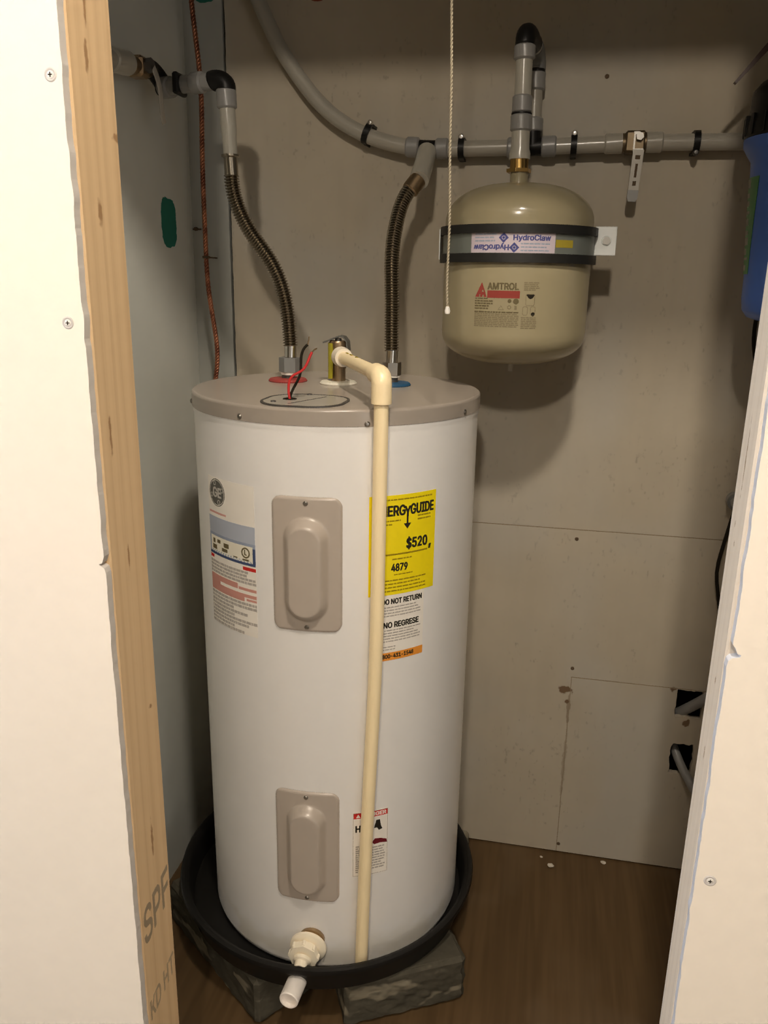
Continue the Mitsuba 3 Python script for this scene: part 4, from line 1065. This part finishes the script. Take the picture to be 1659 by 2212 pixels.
tag(put('wall_nail', cat_([bx(-0.794, -0.774, 1.7655, 1.7705, 1.4800, 1.4835, 0.001), bx(-0.790, -0.783, 1.764, 1.771, 1.4785, 1.486, 0.001)]), 'brown', smooth=False), 'small dark nail in the left corner beside the copper cable', 'nail')

# red rimmed opening high on the rear wall
ro = thing('wall_outlet', 'round red rimmed outlet with dark centre at the top of the rear wall', 'outlet')
put('rim', lathe([(0.014, 0), (0.036, 0), (0.0345, 0.006), (0.026, 0.010), (0.016, 0.008), (0.014, 0.0)], (-0.505, WALL_Y, 1.951), (0, -1, 0), 40), 'rust_red', ro)
put('core', lathe([(0, 0), (0.0185, 0), (0.0185, 0.0125), (0, 0.0125)], (-0.505, WALL_Y, 1.951), (0, -1, 0), 32), 'ink', ro)

# ------------------------------------------------------------------ pull cord
pc = thing('pull_cord', 'thin off white pull cord hanging in front of the expansion tank', 'cord')
cpts = np.array([(-0.1605, 1.2, 1.80), (-0.159, 1.2, 1.738), (-0.1555, 1.2, 1.64), (-0.154, 1.2, 1.552), (-0.151, 1.2, 1.437), (-0.1515, 1.2, 1.40), (-0.1495, 1.2, 1.345)])
cpts = np.vstack([[(-0.162, 1.2, CEIL - 0.02)], [(-0.1615, 1.2, 2.2)], cpts])
cs = spline(cpts, 900)
ta, tb, tc = frames(cs)
sl = np.r_[0, np.cumsum(np.linalg.norm(np.diff(cs, axis=0), axis=1))]
for k in range(2):
    ph = sl / 0.010 * 2 * np.pi + k * np.pi
    put('strand', tube(cs + 0.0009 * (np.cos(ph)[:, None] * tb + np.sin(ph)[:, None] * tc), 0.0013, 6), 'cord', pc, smooth=True)
put('knot', lathe([(0, 0), (0.0035, 0.001), (0.0042, 0.005), (0.0026, 0.011), (0, 0.012)], (-0.1494, 1.2, 1.3355), (0, 0, 1), 16), 'tip_white', pc)
put('switch_base', lathe([(0, 0), (0.05, 0), (0.045, 0.02), (0.02, 0.03), (0, 0.03)], (-0.162, 1.2, CEIL), (0, 0, -1), 32), 'paper', pc)

# ------------------------------------------------------------------ plaster crumbs on the floor
r3_ = np.random.default_rng(3)
for x, y, s, lab in ((0.093, 1.714, 0.0070, 'larger pale plaster crumb on the floor below the seam of the wall patch'), (0.221, 1.754, 0.0055, 'small pale plaster crumb on the floor against the rear wall'), (0.070, 1.742, 0.0035, 'tiny pale plaster crumb in the floor dust by the rear wall')):
    m = trimesh.creation.icosphere(1, s)
    m.vertices = m.vertices * (0.7 + 0.5 * r3_.random((len(m.vertices), 1))) * [1.2, 1, 0.6]
    m = m.convex_hull
    m.apply_translation([x, y, -m.bounds[0][2]])
    tag(put('plaster_crumb', m, 'crumb', smooth=False), lab, 'crumb', None)

for k in [k for k in scene if 'small_print' in k or 'data_print' in k]:
    labels[k] = {'kind': 'stuff'}

for pre, g in (('pipe_clip', 'black pipe clips on the rear wall'), ('drywall_screw', 'screws in the white drywall by the opening'), ('wall_screw', 'screws in the rear wall'),
               ('concrete_block', 'concrete blocks under the pan'), ('plaster_crumb', 'plaster crumbs on the floor'), ('flexible_hose', 'corrugated hoses on the heater'),
               ('ball_valve', 'ball valves on the pipes'), ('wall_pipe', 'grey pipes in the wall holes'), ('ceiling_lamp', 'globe lamps of the room')):
    for k in labels:
        if '__' not in k and k.startswith(pre):
            labels[k]['group'] = g
